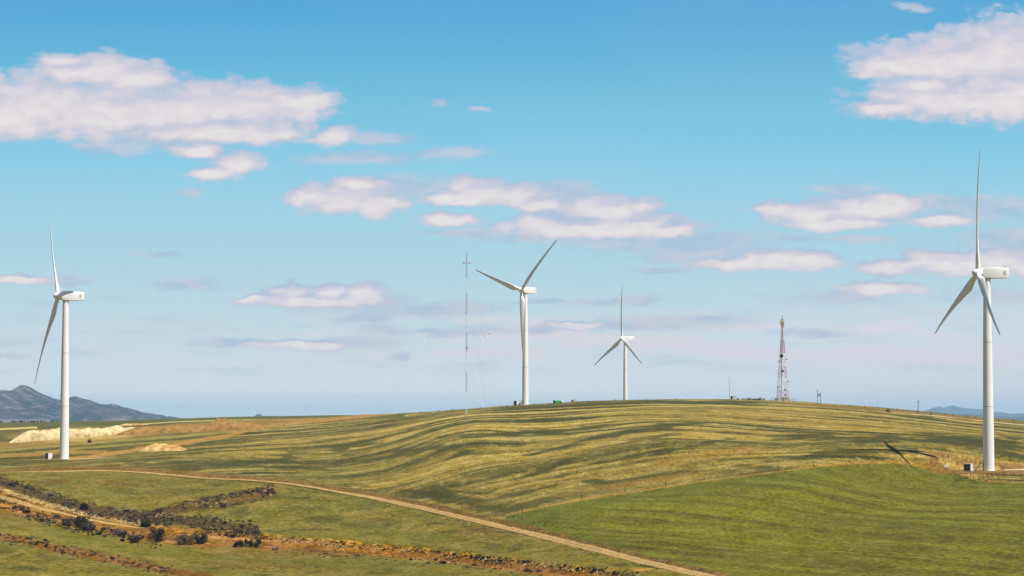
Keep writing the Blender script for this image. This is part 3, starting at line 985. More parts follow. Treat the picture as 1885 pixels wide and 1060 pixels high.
proto = make_turbine('wind_turbine')
TURB = [  # base, yaw, rotor angle, label, stair turn
    (Vector(TR), 7.0, 2.6, 'nearest and largest white wind turbine with its shadow on the grass beside it'),
    (Vector(TL), 21.9, -29, 'white wind turbine near the white spoil heap, one blade up and one down'),
    (spot(967, y=1706), 41.0, -71, 'white wind turbine behind the thin guyed mast with blades spread in a wide Y'),
    (Vector(((1151 - 942.5) / F * 2297, 2297, CAMZ + (HOR - 780) / F * 2297)), 29.0, 0, 'smallest most distant white wind turbine rising from behind the hill crest'),
]
turbs = []
for i, (p_, yaw, th, lb) in enumerate(TURB):
    o = proto if i == 0 else copy_tree(proto)
    o.location = p_; o.rotation_euler = (0, 0, math.radians(yaw)); o['label'] = lb
    k = 0
    for ch in sorted(o.children, key=lambda c: c.name):
        if ch.name.startswith('blade'):
            ch.rotation_euler = (math.radians(th + 120 * k), TILT, 0); k += 1
    turbs.append(o)
    print('turbine ground check', i, p_, ground_z(p_.x, p_.y))

# ------------------------------------------------------------------ boxes beside the turbines
def kiosk(name, loc, rz, L_, D_, H_, label, cat, dark_end=True, wall=None, panel=None, group=None):
    """transformer kiosk: plinth, shell, roof with overhang, louvred doors on the -y face and an optional dark slatted panel over the -x end"""
    r_ = thing(name, loc, label, cat, group, rz)
    part('plinth', MB().box((0, 0, .1), (L_ + .3, D_ + .3, .5)), m_conc, r_, bevel=.02)
    part('body', MB().box((0, 0, .35 + (H_ - .5) / 2), (L_, D_, H_ - .5)), wall, r_, bevel=.02)
    part('roof', MB().box((0, 0, H_ - .06), (L_ + .16, D_ + .16, .14)), wall, r_, bevel=.02)
    nd = 3 if L_ > 2.6 else 2
    if panel is not None:
        for k in range(nd):
            w = (L_ - .2) / nd
            mb = MB()
            xk = -L_ / 2 + .1 + w * (k + .5)
            mb.box((xk, -D_ / 2 - .03, H_ / 2 + .05), (w - .03, .05, H_ - .55))
            for q_ in range(8):
                mb.box((xk, -D_ / 2 - .075, .7 + q_ * (H_ - 1.2) / 7), (w - .2, .04, .1))
            part('door_panel', mb, panel, r_)
    if dark_end:  # dark panel with slats laid over the -x end
        mb = MB(); mb.box((-L_ / 2 - .03, 0, H_ / 2 + .05), (.05, D_ - .04, H_ - .5))
        for q_ in range(8): mb.box((-L_ / 2 - .075, 0, .7 + q_ * (H_ - 1.2) / 7), (.04, D_ - .3, .1))
        part('end_panel', mb, m_grey, r_)
    return r_


m_kw = varied('kiosk_white', (.74, .74, .72), (.66, .65, .62), 1.2, .5, .3)
m_kg = varied('kiosk_grey', (.13, .125, .14), (.17, .165, .175), 1.2, .6, .3)
m_brown = varied('brown_sheet', (.10, .075, .06), (.15, .11, .085), 1, .7, .2)
m_green = varied('green_paint', (.03, .38, .05), (.04, .30, .05), 1, .5, .3)

p_ = spot(1780.5, y=986)
kiosk('transformer_kiosk', Vector((p_.x, 986, TR[2])), math.radians(-35), 3.0, 2.3, 3.0, 'grey louvred transformer kiosk with a white side beside the nearest turbine', 'transformer box', False, m_kw, m_grey)
p_ = spot(92, y=1199)
kiosk('transformer_kiosk', Vector((p_.x, 1199, TL[2])), math.radians(42), 2.4, 2.6, 3.1, 'white transformer kiosk with a dark left end beside the turbine at the white spoil heap', 'transformer box', True, m_kw, None)
p_ = spot(952, y=1704)
kiosk('transformer_kiosk', p_, math.radians(40), 3.6, 3.2, 3.2, 'white kiosk with a dark left end on the skyline left of the Y-shaped turbine', 'transformer box', True, m_kw, None)
p_ = spot(1025, y=1700)
g_ = thing('shipping_container', p_, 'bright green container with a dark end on the hill crest', 'container', None, math.radians(32))
part('body', MB().box((0, 0, 1.0), (4.8, 2.4, 1.7)), m_green, g_, bevel=.03)
mb = MB()
for k in range(14): mb.box((-2.25 + k * .346, -1.22, 1.0), (.13, .05, 1.5))
part('corrugation', mb, m_green, g_)
part('end_door', MB().box((-2.43, 0, 1.0), (.06, 2.3, 1.6)), m_dark, g_)
part('skid', MB().box((0, 0, .08), (4.6, 2.2, .2)), m_grey, g_)
p_ = spot(1034.5, y=1700)
g_ = thing('water_tank', p_, 'small white tank just right of the green container', 'tank')
mb = MB().tube([(0, 0, 0), (0, 0, 1.2), (0, 0, 1.4)], [.85, .85, .4], 20); part('body', mb, m_kw, g_, True)
part('lid', MB().tube([(0, 0, 1.38), (0, 0, 1.5)], .3, 12), m_lgrey, g_, True)
p_ = spot(1057, y=1712)
g_ = thing('storage_crate', p_, 'low brown box with a pale front on the hill crest', 'box', None, math.radians(34))
part('body', MB().box((0, 0, .75), (3.4, 2.0, 1.3)), m_conc, g_, bevel=.02)
part('end_panel', MB().box((-1.73, 0, .75), (.06, 1.9, 1.2)), m_dark, g_)
part('lid', MB().box((0, 0, 1.44), (3.5, 2.1, .1)), m_brown, g_)
p_ = spot(1349, y=1700)
g_ = thing('equipment_cabin', p_, 'small pale concrete cabin with a dark end at the foot of the short thin mast', 'cabin', None, math.radians(30))
part('wall', MB().box((0, 0, 1.05), (2.6, 2.2, 2.1)), m_conc, g_, bevel=.02)
part('roof', MB().box((0, 0, 2.16), (2.8, 2.4, .14)), m_brown, g_, bevel=.02)
part('door', MB().box((.3, -1.12, .95), (.8, .06, 1.7)), m_lgrey, g_)
part('end_panel', MB().box((-1.33, 0, 1.05), (.06, 2.1, 1.9)), m_dark, g_)

# ------------------------------------------------------------------ lattice telecom tower
def paint(name, c1, c2): return varied(name, c1, c2, .8, .6, .3)


m_red = paint('faded_red_paint', (.60, .28, .40), (.68, .36, .46))
m_wht = paint('mast_white_paint', (.86, .82, .83), (.80, .75, .78))
m_cream = paint('antenna_cream', (.66, .62, .44), (.60, .55, .38))
m_navy = paint('cable_dark', (.05, .05, .10), (.07, .06, .11))

base = spot(1440.5, y=1690)
LT = thing('lattice_tower', base, 'tall red and white lattice telecom tower with dish antennas on the hilltop', 'telecom tower', None, math.radians(8))
S_ = F / 1690.0
Hs = [0.0, 7.2, 15.8, 23.5, 32.8, 42.0, 50.0, 54.5]
Ws = [7.0, 6.1, 5.0, 4.1, 3.0, 2.0, 1.4, 1.3]


def tw_w(z): return float(np.interp(z, Hs, Ws))


for s_i in range(7):
    z0, z1 = Hs[s_i], Hs[s_i + 1]
    red = s_i in (0, 2, 4, 6)
    mb = MB()
    nb = max(2, int(round((z1 - z0) / max(2.0, tw_w(z0) * .75))))
    leg = .26 - .02 * s_i; br_ = .13
    for q_ in range(nb):
        a = z0 + (z1 - z0) * q_ / nb; c_ = z0 + (z1 - z0) * (q_ + 1) / nb
        wa, wc = tw_w(a) / 2, tw_w(c_) / 2
        ca_ = [(-wa, -wa), (wa, -wa), (wa, wa), (-wa, wa)]; cc_ = [(-wc, -wc), (wc, -wc), (wc, wc), (-wc, wc)]
        for k in range(4):
            k2 = (k + 1) % 4
            mb.bar((*ca_[k], a), (*cc_[k], c_), leg)
            mb.bar((*ca_[k], a + .05), (*cc_[k2], c_ - .05), br_); mb.bar((*ca_[k2], a + .05), (*cc_[k], c_ - .05), br_)
            mb.bar((*cc_[k], c_), (*cc_[k2], c_), br_)
    part('tower_section', mb, m_red if red else m_wht, LT)
mb = MB(); mb.bar((-2.1, -3.0, 0), (-.1, -.9, 49), .34, .25)
for k in range(60): mb.box((-2.1 + 2 * k / 60, -3.2 + 2.1 * k / 60, k * 49 / 60 + .4), (.7, .08, .08))
part('cable_ladder', mb, m_navy, LT)
for k in range(6):
    a = k * math.pi / 3
    cx, cy = math.cos(a) * 1.25, math.sin(a) * 1.25
    part('panel_antenna', MB().box((cx, cy, 54.6), (.42, .42, 4.0)), m_cream, LT, bevel=.05)
mb = MB()
for k in range(6):
    a = k * math.pi / 3
    for z in (52.6, 56.0): mb.bar((0, 0, z), (math.cos(a) * 1.2, math.sin(a) * 1.2, z), .14)
mb.bar((0, 0, 50), (0, 0, 59), .22)
part('antenna_mount', mb, m_navy, LT)


def dish(x, y, z, r_, rz):
    g2 = MB()
    prof = [(0, r_ * .98), (-.25 * r_, r_), (-.5 * r_, r_ * .98), (-.6 * r_, r_ * .6), (-.75 * r_, .15)]
    g2.lathe_x([(-a, b_) for a, b_ in prof], 20)
    o = part('dish_antenna', g2, m_grey, LT, True)
    o.location = (x, y, z); o.rotation_euler = (0, 0, rz)
    part('bracket', MB().bar((.7 * r_, 0, 0), (.7 * r_ + 1.3, .2, -.6), .35), m_grey, o)


dish(-1.5, -2.6, 36.2 * .0 + 31.0, 1.25, math.radians(60))
dish(-.9, -3.2, 20.5, .8, math.radians(40))
dish(-4.2, -2.2, 9.6, .6, math.radians(20))
dish(3.6, -2.6, 13.5, .55, math.radians(150))
dish(-3.2, -1.0, 27.2, .55, math.radians(0)); dish(3.0, -1.0, 28.8, .5, math.radians(180))
dish(.9, -3.7, 7.6, .6, math.radians(100)); dish(.9, -3.7, 4.2, .5, math.radians(100))
for x in (-3.8, 3.8):
    for y in (-3.8, 3.8):
        part('footing', MB().box((x, y, .8), (1.6, 1.6, 2.4)), m_cream, LT, bevel=.05)
part('equipment_shelter', MB().box((.9, -1.2, 1.3), (2.6, 3.0, 2.8)), m_cream, LT, bevel=.04)


def mesh_fence(name, pts, h, m_post, m_wire, label, spacing_pts=True, wires=3, post_w=.16, group=None, wire_w=.03):
    r_ = thing(name, pts[0], label, 'fence', group)
    o0 = Vector(pts[0])
    pm = MB().bar((0, 0, -.2), (0, 0, h), post_w).mesh('post')
    for p__ in pts:
        o = link('post', pm, m_post, r_); o.location = Vector(p__) - o0
        o.rotation_euler = (random.uniform(-.04, .04), random.uniform(-.05, .05), random.uniform(0, 3)); o.scale = (1, 1, random.uniform(.85, 1.1))
    mb = MB()
    for a, b_ in zip(pts[:-1], pts[1:]):
        for k in range(wires):
            z = h * (k + 1) / (wires + .3)
            mb.bar(Vector(a) - o0 + Vector((0, 0, z)), Vector(b_) - o0 + Vector((0, 0, z)), wire_w)
    part('wire', mb, m_wire, r_)
    return r_


m_wood = varied('weathered_wood', (.05, .038, .03), (.09, .07, .05), 3, .9, .1)
m_wire = varied('wire', (.15, .14, .13), (.2, .19, .18), 3, .5, .5)


def line_pts(uv, n=None, dist=None, dx=0):
    out = []
    for q_ in uv:
        out.append(spot(q_[0], q_[1]) if dist is None else spot(q_[0], y=dist(q_[0])))
    return out


cy0 = 1686
def comp(u, y): return spot(u, y=y)
mesh_fence('compound_fence', [comp(u, 1684) for u in (1418, 1422, 1426, 1430)] + [comp(u, 1683) for u in (1434, 1438, 1442, 1446, 1450)], 2.3, m_lgrey, m_lgrey, 'mesh fence in front of the telecom tower and left of it', wires=8, post_w=.16, wire_w=.05)
mesh_fence('compound_fence', [comp(u, 1690) for u in (1452, 1455.5, 1459, 1462.5, 1466)] + [comp(1466, 1700)], 2.5, m_lgrey, m_lgrey, 'mesh fence to the right of the telecom tower', wires=8, post_w=.16, wire_w=.05)
# low equipment standing left of the tower
p_ = comp(1402, 1694)
g_ = thing('farm_trailer', p_, 'dark low trailer with a raised frame standing left of the telecom tower', 'trailer', None, .1)
part('deck', MB().box((0, 0, .75), (4.2, 1.8, .4)), m_dark, g_, bevel=.03)
for x in (-1.2, 1.2):
    for y in (-.95, .95):
        w_ = part('wheel', MB().tube([(x, y - .12, .42), (x, y + .12, .42)], .42, 16), m_dark, g_, True)
mb = MB()
for x in (-2.0, -.9, 1.9): mb.bar((x, 0, .9), (x + .1, 0, 1.9 if x < 1 else 1.7), .12)
mb.bar((-2.2, 0, 1.9), (.9, 0, 1.85), .1)
part('frame', mb, m_brown, g_)
for u, h, lb in ((1376, 1.0, 'leftmost of the low dark bushes on the crest left of the telecom tower'),):
    pass

# ------------------------------------------------------------------ guyed met mast
base = spot(858.5, 797)
MH = (797 - 465.5) / F * base.y * 1.0
MM = thing('met_mast', base, 'thin guyed measuring mast in red and white bands standing in the hill field', 'mast')
mark = [797, 764, 722, 686, 650, 612, 580, 540, 512, 465.5]
tri = [(math.cos(a) * .34, math.sin(a) * .34) for a in (0.3, 0.3 + 2.094, 0.3 + 4.188)]
m_mred = paint('mast_red', (.34, .20, .24), (.42, .26, .30))
for k in range(len(mark) - 1):
    z0 = (797 - mark[k]) / 331.5 * MH; z1 = (797 - mark[k + 1]) / 331.5 * MH
    mb = MB(); nb = max(2, int((z1 - z0) / 1.3))
    for q_ in range(nb):
        a = z0 + (z1 - z0) * q_ / nb; c_ = z0 + (z1 - z0) * (q_ + 1) / nb
        for t_ in range(3):
            t2 = (t_ + 1) % 3
            mb.bar((*tri[t_], a), (*tri[t_], c_), .07)
            mb.bar((*tri[t_], a), (*tri[t2], c_), .035)
            mb.bar((*tri[t_], c_), (*tri[t2], c_), .05)
    part('mast_section', mb, m_mred if k % 2 == 0 else m_wht, MM)
bz = (797 - 483.5) / 331.5 * MH
mb = MB(); mb.bar((-1.9, 0, bz), (1.9, 0, bz), .08)
part('boom', mb, m_grey, MM)
for x in (-1.2, 1.5):
    bmx = bmesh.new(); bmesh.ops.create_icosphere(bmx, subdivisions=2, radius=.42); mx = bpy.data.meshes.new('marker_ball'); bmx.to_mesh(mx); bmx.free()
    o = link('marker_ball', mx, m_mred, MM); o.location = (x, -.3, bz)
bz2 = (797 - 641) / 331.5 * MH
o = part('sensor_box', MB().box((.3, -.4, bz2), (.5, .4, .9)), m_grey, MM)
part('base_block', MB().box((0, 0, .1), (1.6, 1.6, .6)), m_conc, MM, bevel=.03)
mg = MB(); heights = [.32, .55, .78, .96]
anc = []
for a in (math.radians(200), math.radians(320), math.radians(80)):
    for R_ in (34, 60):
        x, y = math.cos(a) * R_, math.sin(a) * R_
        z = ground_z(base.x + x, base.y + y) - base.z
        anc.append((x, y, z, R_))
for x, y, z, R_ in anc:
    hs_ = heights[:2] if R_ == 34 else heights[2:]
    for h in hs_: mg.bar((x, y, z), (0, 0, h * MH), .018)
part('guy_wire', mg, m_wire, MM)
# balls hung on the guys
for (u, v) in ((790, 618.5), (892.5, 618.5), (901, 614.5)):
    x = (u - 942.5) / F * base.y - base.x; z = CAMZ + (HOR - v) / F * base.y - base.z
    o = link('marker_ball', mx, m_mred, MM); o.location = (x, 0, z)
    o.scale = (.8, .8, .8)
    part('guy_wire', MB().bar((x, 0, z), (0, 0, .96 * MH), .012).bar((x, 0, z), (x * 2.2, 0, ground_z(base.x + x * 2.2, base.y) - base.z), .012), m_wire, MM)

# short mast on the crest
p_ = spot(1342.5, y=1712)
g_ = thing('radio_mast', p_, 'short thin grey mast on the crest beside the small pale cabin', 'mast')
part('pole', MB().tube([(0, 0, 0), (0, 0, 15.8)], [.16, .08], 8), m_lgrey, g_, True)
for z, w_ in ((6.6, 1.1), (12.4, .9), (14.6, .6)):
    part('aerial', MB().bar((-w_ / 2, 0, z), (w_ / 2, 0, z), .12).bar((-w_ / 2, 0, z), (-w_ / 2, 0, z + .9), .1), m_lgrey, g_)
part('guy_wire', MB().bar((0, 0, 12), (-4, 1, 0), .015).bar((0, 0, 12), (4, 1, 0), .015), m_wire, g_)

# H-frame pole with transformer
m_pole = varied('pole_timber', (.06, .05, .055), (.10, .085, .085), 2, .85, .1)
p_ = spot(1507, y=1590)
g_ = thing('power_pole', p_, 'twin timber power poles with a transformer platform between them on the skyline', 'power pole', None, .15)
part('pole', MB().tube([(-1.0, 0, -.3), (-1.0, 0, 9.6)], [.2, .14], 10), m_pole, g_, True)
part('pole', MB().tube([(1.0, 0, -.3), (1.0, 0, 7.6)], [.2, .15], 10), m_pole, g_, True)
for a_, b_, w_ in (((-1.2, 0, 5.6), (1.2, 0, 5.6), .2), ((-1.2, 0, 4.9), (1.2, 0, 4.9), .14), ((-1.5, 0, 8.8), (-.5, 0, 8.8), .12), ((.5, 0, 7.3), (1.4, 0, 7.3), .12)):
    part('crossarm', MB().bar(a_, b_, w_), m_pole, g_)
part('transformer', MB().box((.1, -.1, 6.2), (.9, .7, 1.0)), m_grey, g_, bevel=.05)
p_ = spot(1689.5, 762)
g_ = thing('power_pole', p_, 'single timber power pole standing by the pale road on the right slope', 'power pole', None, .3)
ph = 26 / F * p_.y
part('pole', MB().tube([(0, 0, -.3), (0, 0, ph)], [.2, .12], 10), m_pole, g_, True)
part('crossarm', MB().bar((-.7, 0, ph * .85), (.7, 0, ph * .85), .14), m_pole, g_)
part('insulator', MB().tube([(0, -.2, ph * .8), (0, -.2, ph * .9)], .22, 8), m_grey, g_, True)
part('insulator', MB().tube([(-.6, 0, ph * .85), (-.6, 0, ph * .9)], .12, 8), m_grey, g_, True)

# ------------------------------------------------------------------ fences
uv = [(962, 943), (1070, 918), (1150, 906), (1225, 894), (1295, 883), (1363, 874), (1431, 866), (1497, 858.5), (1562, 851.5), (1623, 848)]
mesh_fence('wire_fence', line_pts(uv), 1.6, m_wood, m_wire, 'long wire fence between the bright green field and the stubble hill', wires=3, post_w=.24, wire_w=.02)
pts = [spot(1744, 843), spot(1802, 840), spot(1860, 840), spot(1925, 839)]
mesh_fence('wire_fence', pts, 1.7, m_wood, m_wire, 'wire fence along the top of the bank behind the nearest turbine', wires=3, post_w=.26, wire_w=.02)
uv = [(470, 790), (523, 785), (577, 781), (630, 775), (684, 768.5), (735, 763), (775, 760.5), (808, 758.5), (833, 757)]
mesh_fence('wire_fence', line_pts(uv), 1.5, m_wood, m_wire, 'wire fence following the orange track on the upper left of the hill', wires=2, post_w=.3, wire_w=.02)
def ycrest(u): return float(np.interp(u, [880, 960, 1200, 1440, 1700, 1885], [1600, 1600, 1590, 1600, 1560, 1500]))
mesh_fence('wire_fence', [spot(u, y=ycrest(u)) for u in (885, 933, 983, 1033, 1082, 1132, 1190, 1245)], 1.5, m_wood, m_wire, 'wire fence along the crest below the Y-shaped turbine', wires=2, post_w=.3, wire_w=.02)
mesh_fence('wire_fence', [spot(u, y=1560) for u in (1538, 1564, 1591, 1615, 1650, 1688, 1712, 1738, 1754, 1779, 1795, 1837, 1864, 1890)], 1.5, m_wood, m_wire, 'wire fence along the right-hand skyline beside the pale road', wires=2, post_w=.26, wire_w=.02)
uv = [(850, 934), (868, 938), (886, 942), (905, 946), (911, 947.5), (928, 951), (945, 955), (962, 959), (982, 965), (1004, 970)]
mesh_fence('wire_fence', line_pts(uv), 1.5, m_wood, m_wire, 'wire fence on the brown bank above the dirt road in the valley', wires=3, post_w=.13, wire_w=.02)

# ------------------------------------------------------------------ spoil heaps
def heap(name, u, v, wu, hv, depth, m, label, seed=0, lop=0.0, y=None, shear=0.0, taper=0.0, flat=2.6):
    p_ = spot(u, v, y)
    wx = wu / F * p_.y; hz = hv / F * p_.y
    nx, nyy = 90, 40
    vs = np.zeros((nx, nyy, 3), np.float32)
    for i in range(nx):
        for j in range(nyy):
            a = i / (nx - 1) * 2 - 1; b_ = j / (nyy - 1) * 2 - 1
            x = a * wx / 2; yv = b_ * depth / 2 + shear * x
            prof = max(0, 1 - abs(a - lop * (1 - abs(a))) ** flat) * max(0, 1 - abs(b_) ** 2.2) * (1 - taper * a)
            vs[i, j] = (x, yv, prof)
    xs = vs[..., 0]; ys_ = vs[..., 1]
    n1 = fbm(xs / (wx * .16) + seed, ys_ / (depth * .3), 4, seed % 7); n2 = fbm(xs / 1.6 + seed, ys_ / 1.6, 4, (seed + 3) % 7, .6)
    h = vs[..., 2] ** .6 * hz * (.55 + .8 * n1) + vs[..., 2] ** .3 * (n2 - .5) * 1.1 * min(1, hz / 3)
    for i in range(nx):
        for j in range(nyy):
            X_, Y_ = p_.x + xs[i, j], p_.y + ys_[i, j]
            h[i, j] = ground_z(X_, Y_) - p_.z + h[i, j] - .25
    vs[..., 2] = h
    fs = [(i * nyy + j, (i + 1) * nyy + j, (i + 1) * nyy + j + 1, i * nyy + j + 1) for i in range(nx - 1) for j in range(nyy - 1)]
    o = link(name, np_mesh(name, vs.reshape(-1, 3), np.array(fs, np.int32)), m)
    o.location = p_
    return tag(o, label, 'spoil heap', 'heaps of dug-out earth')


m_chalk = varied('pale_spoil', alb(226, 208, 158), alb(170, 134, 80), .3, .95, .1, bump=.6, lo=.38, hi=.8)
m_ochre = varied('ochre_spoil', alb(176, 136, 72), alb(142, 106, 54), .3, .95, .1, bump=.5)
m_mixed = varied('mixed_spoil', alb(222, 194, 130), alb(182, 134, 70), .25, .95, .1, bump=.4)
yl, yr = spot(50, 814).y, spot(240, 796).y
heap('spoil_heap', 148, 0, 172, 17, 26, m_chalk, 'largest heap of whitish spoil, behind the left turbine tower', 1, y=(yl + yr) / 2, shear=(yr - yl) / (190 / F * (yl + yr) / 2), taper=.35, flat=5)
heap('spoil_heap', 300, 797, 170, 13, 26, m_ochre, 'long ochre earth heap just right of the largest whitish heap', 2)
heap('spoil_heap', 405, 793, 170, 15, 24, m_ochre, 'highest ochre earth heap with a knob on its top', 5, .2)
heap('spoil_heap', 408, 772, 40, 9, 14, m_ochre, 'small brown knob of earth crowning the ochre heaps', 4, y=spot(405, 780).y + 20)
heap('spoil_heap', 395, 789, 90, 6, 10, m_chalk, 'low whitish strip of spoil at the foot of the ochre heap', 6, y=spot(400, 790).y - 4)
heap('spoil_heap', 302, 829, 84, 12, 16, m_mixed, 'small pale spoil heap beside the orange track below the others', 3, -.3)
heap('spoil_heap', 245, 783, 60, 4, 10, m_mixed, 'thin pale rim of spoil behind the largest whitish heap', 8)

# dark machine by the brown track
p_ = spot(166.5, 814.5)
g_ = thing('digger', p_, 'small dark machine parked on the brown track right of the left turbine', 'machine', None, .2)
part('body', MB().box((0, 0, .95), (2.3, 1.5, .8)), m_dark, g_, bevel=.08)
part('cab', MB().box((-.1, 0, 1.75), (1.0, 1.1, .9)), m_brown, g_, bevel=.05)
part('boom', MB().bar((.3, 0, 1.6), (.5, 0, 2.7), .2).bar((.5, 0, 2.7), (-.6, 0, 2.9), .18), m_grey, g_)
for y in (-.75, .75):
    part('crawler_track', MB().box((0, y, .3), (2.5, .4, .6)), m_dark, g_, bevel=.12)
p_ = spot(1738.5, 859)
blk = link('concrete_block', MB().box((0, 0, .3), (1.3, .8, .9)).mesh('concrete_block', bevel=.05), m_kw)
blk.location = p_; tag(blk, 'small white concrete block where the tower shadow crosses the bank', 'block')

# ------------------------------------------------------------------ shrubs, rocks
def scrub(co_, seed, n=130, leaf=.17, flat=.75):
    rr = random.Random(seed); mb = MB()
    lobes = [(rr.uniform(-.5, .5), rr.uniform(-.5, .5), rr.uniform(.25, .7), rr.uniform(.3, .55)) for _ in range(6)]
    for k in range(n):
        lx, ly, lz, lr = rr.choice(lobes)
        d = Vector((rr.gauss(0, 1), rr.gauss(0, 1), rr.gauss(0, 1))).normalized() * lr * rr.uniform(.55, 1.1)
        c_ = Vector((lx, ly, lz * flat)) + d * Vector((1, 1, flat)).length * .62
        c_.z = max(.02, c_.z)
        t1 = Vector((rr.gauss(0, 1), rr.gauss(0, 1), rr.gauss(0, .6))).normalized(); t2 = t1.cross(Vector((rr.gauss(0, 1), rr.gauss(0, 1), rr.gauss(0, 1)))).normalized()
        s1 = leaf * rr.uniform(.6, 1.4); s2 = s1 * rr.uniform(.5, .9)
        o = len(mb.v)
        mb.v += [c_ - t1 * s1, c_ + t2 * s2, c_ + t1 * s1, c_ - t2 * s2]
        mb.f.append([o, o + 1, o + 2, o + 3])
    for lx, ly, lz, lr in lobes:           # inner twigs keep the bush from being hollow
        mb.bar((lx * .15, ly * .15, -.1), (lx, ly, lz * flat + lr * .3), .05)
    return mb


def raw_mesh(name, mb, m):
    me_ = bpy.data.meshes.new(name)
    me_.from_pydata([tuple(v_) for v_ in mb.v], [], mb.f)
    me_.materials.append(m)
    return me_


m_leafd = varied('dark_scrub', (.026, .023, .011), (.060, .045, .024), 2.5, .9, .1, rand=.35)
m_leafb = varied('brown_scrub', (.085, .062, .040), (.15, .112, .078), 2.5, .9, .1, rand=.3)
m_leafo = varied('olive_scrub', (.045, .046, .018), (.075, .068, .030), 2.5, .9, .1, rand=.3)
SC = {}
for nm, m in (('d', m_leafd), ('b', m_leafb), ('o', m_leafo)):
    SC[nm] = [raw_mesh('shrub', scrub(None, 10 + k + ord(nm), 150), m) for k in range(3)]
m_rock = varied('pale_rock', alb(214, 192, 140), alb(180, 140, 84), 1.2, .95, .1, rand=.2)


def band_spots(pts, spread_up, spread_dn, n, u0=None, u1=None, dens=None, seed=0):
    rr = random.Random(seed); out = []
    u0 = pts[0][0] if u0 is None else u0; u1 = pts[-1][0] if u1 is None else u1
    pu = [q_[0] for q_ in pts]; pv = [q_[1] for q_ in pts]
    tries = 0
    while len(out) < n and tries < n * 12:
        tries += 1
        u = rr.uniform(u0, u1); t_ = rr.betavariate(1.6, 1.6)
        v = float(np.interp(u, pu, pv)) + spread_dn - (spread_up + spread_dn) * t_
        p__ = spot(u, v)
        if float(fbm(np.array([p__.x / 9.]), np.array([p__.y / 14.]), 3, seed % 7)[0]) < (dens or .45): continue
        out.append((u, v, p__))
    return out


# (line, up, down, count, size range, kinds, label, seed)
UPB = [(-20, 876), (0, 886), (60, 905), (120, 925), (170, 938), (260, 952), (380, 962), (480, 973)]
BRANCH = [(255, 958), (300, 947), (360, 932), (430, 918), (505, 904)]
DNB = [(-20, 918), (0, 925), (60, 948), (120, 962), (200, 978), (300, 1000)]
EDGE = [(480, 985), (600, 999), (700, 1006), (800, 1016), (900, 1028), (960, 1035), (1100, 1050), (1180, 1058)]
EDGE2 = [(480, 1008), (600, 1018), (700, 1023), (800, 1032), (900, 1043), (1000, 1052)]
LOWB = [(0, 987), (60, 996), (120, 1010), (180, 1023), (260, 1038), (330, 1054)]
RVER = [(560, 886), (600, 892), (680, 905), (750, 919), (850, 942), (900, 953), (1000, 977), (1100, 1003), (1200, 1028), (1310, 1053)]
RUND = [(360, 884), (480, 890), (600, 907), (750, 936), (900, 971), (1000, 993), (1150, 1031), (1230, 1050)]
ROADB = [(330, 970), (400, 979), (480, 988)]
BELTS = [
    (UPB, 13, 12, 70, (.9, 1.7), 'dbbo', 'low dark scrub bush in the belt above the pale path at lower left', 'scrub bushes above the pale path', 1, 900),
    (BRANCH, 12, 12, 48, (.8, 1.5), 'dbbo', 'low grey-brown scrub bush in the belt branching up from the gully', 'scrub bushes on the branch of the gully', 2, 620),
    (DNB, 9, 12, 38, (.9, 1.8), 'ddb', 'low dark scrub bush on the slope just below the pale path', 'scrub bushes below the pale path', 3, 420),
    (EDGE, 5, 5, 52, (.8, 1.3), 'ddo', 'low dark scrub bush on the upper lip of the orange gully', 'scrub bushes on the upper lip of the gully', 4, 420),
    (EDGE2, 6, 6, 26, (.8, 1.5), 'ddb', 'dark scrub bush on the floor of the orange gully', 'scrub bushes on the gully floor', 5, 130),
    (LOWB, 9, 10, 30, (.7, 1.3), 'dbo', 'low scrub bush along the lowest ditch in the bottom left corner', 'scrub bushes along the lowest ditch', 6, 330),
    (ROADB, 10, 9, 16, (.8, 1.4), 'ddb', 'low dark scrub bush at the near side of the orange path', 'scrub bushes by the orange path', 7, 130),
]
stuffV, stuffF = [], {'d': [], 'b': [], 'o': []}
stuff = {k: ([], []) for k in 'dbo'}


def add_stuff(kind, p__, s, rr, sq=.75):
    base_me = SC[kind][rr.randrange(3)]
    V, Fc = stuff[kind]
    o = len(V) // 3
    n = len(base_me.vertices)
    arr = np.empty(n * 3, np.float32); base_me.vertices.foreach_get('co', arr); arr = arr.reshape(-1, 3)
    a = rr.uniform(0, 6.28); R_ = np.array([[math.cos(a), -math.sin(a), 0], [math.sin(a), math.cos(a), 0], [0, 0, sq]])
    arr = (arr @ R_.T) * s + np.array(p__)
    keep = [f for i_, f in enumerate(base_me.polygons) if i_ % 2 == 0]
    V.extend(arr.ravel().tolist())
    Fc.extend([[o + q_ for q_ in f.vertices] for f in keep])


rr = random.Random(5)
for pts, up_, dn_, n_, (s0, s1), kinds, lb, grp, sd_, n_stuff in BELTS:
    for u, v, p__ in band_spots(pts, up_, dn_, n_, seed=sd_):
        kd = rr.choice(kinds)
        o = link('shrub', SC[kd][rr.randrange(3)])
        s = rr.uniform(s0, s1) * .85 * (.78 if pts in (EDGE, EDGE2, LOWB) else 1.0) * rr.choice((.6, .85, 1, 1, 1.3))
        o.location = p__ - Vector((0, 0, .05)); o.rotation_euler = (0, 0, rr.uniform(0, 6.28)); o.scale = (s * rr.uniform(1, 1.3), s, s * rr.uniform(.7, 1.1))
        tag(o, lb, 'shrub', grp)
    for u, v, p__ in band_spots(pts, up_ + 2, dn_ + 2, n_stuff, seed=sd_ + 20, dens=.40):
        add_stuff(rr.choice(kinds), p__, rr.uniform(.2, .85) * (.75 if pts in (EDGE, EDGE2, LOWB) else 1.0), rr)
for u, v, p__ in band_spots(RVER, 5, 4, 420, seed=31, dens=.46): add_stuff(rr.choice('ddbb'), p__, rr.uniform(.15, .4), rr, .6)
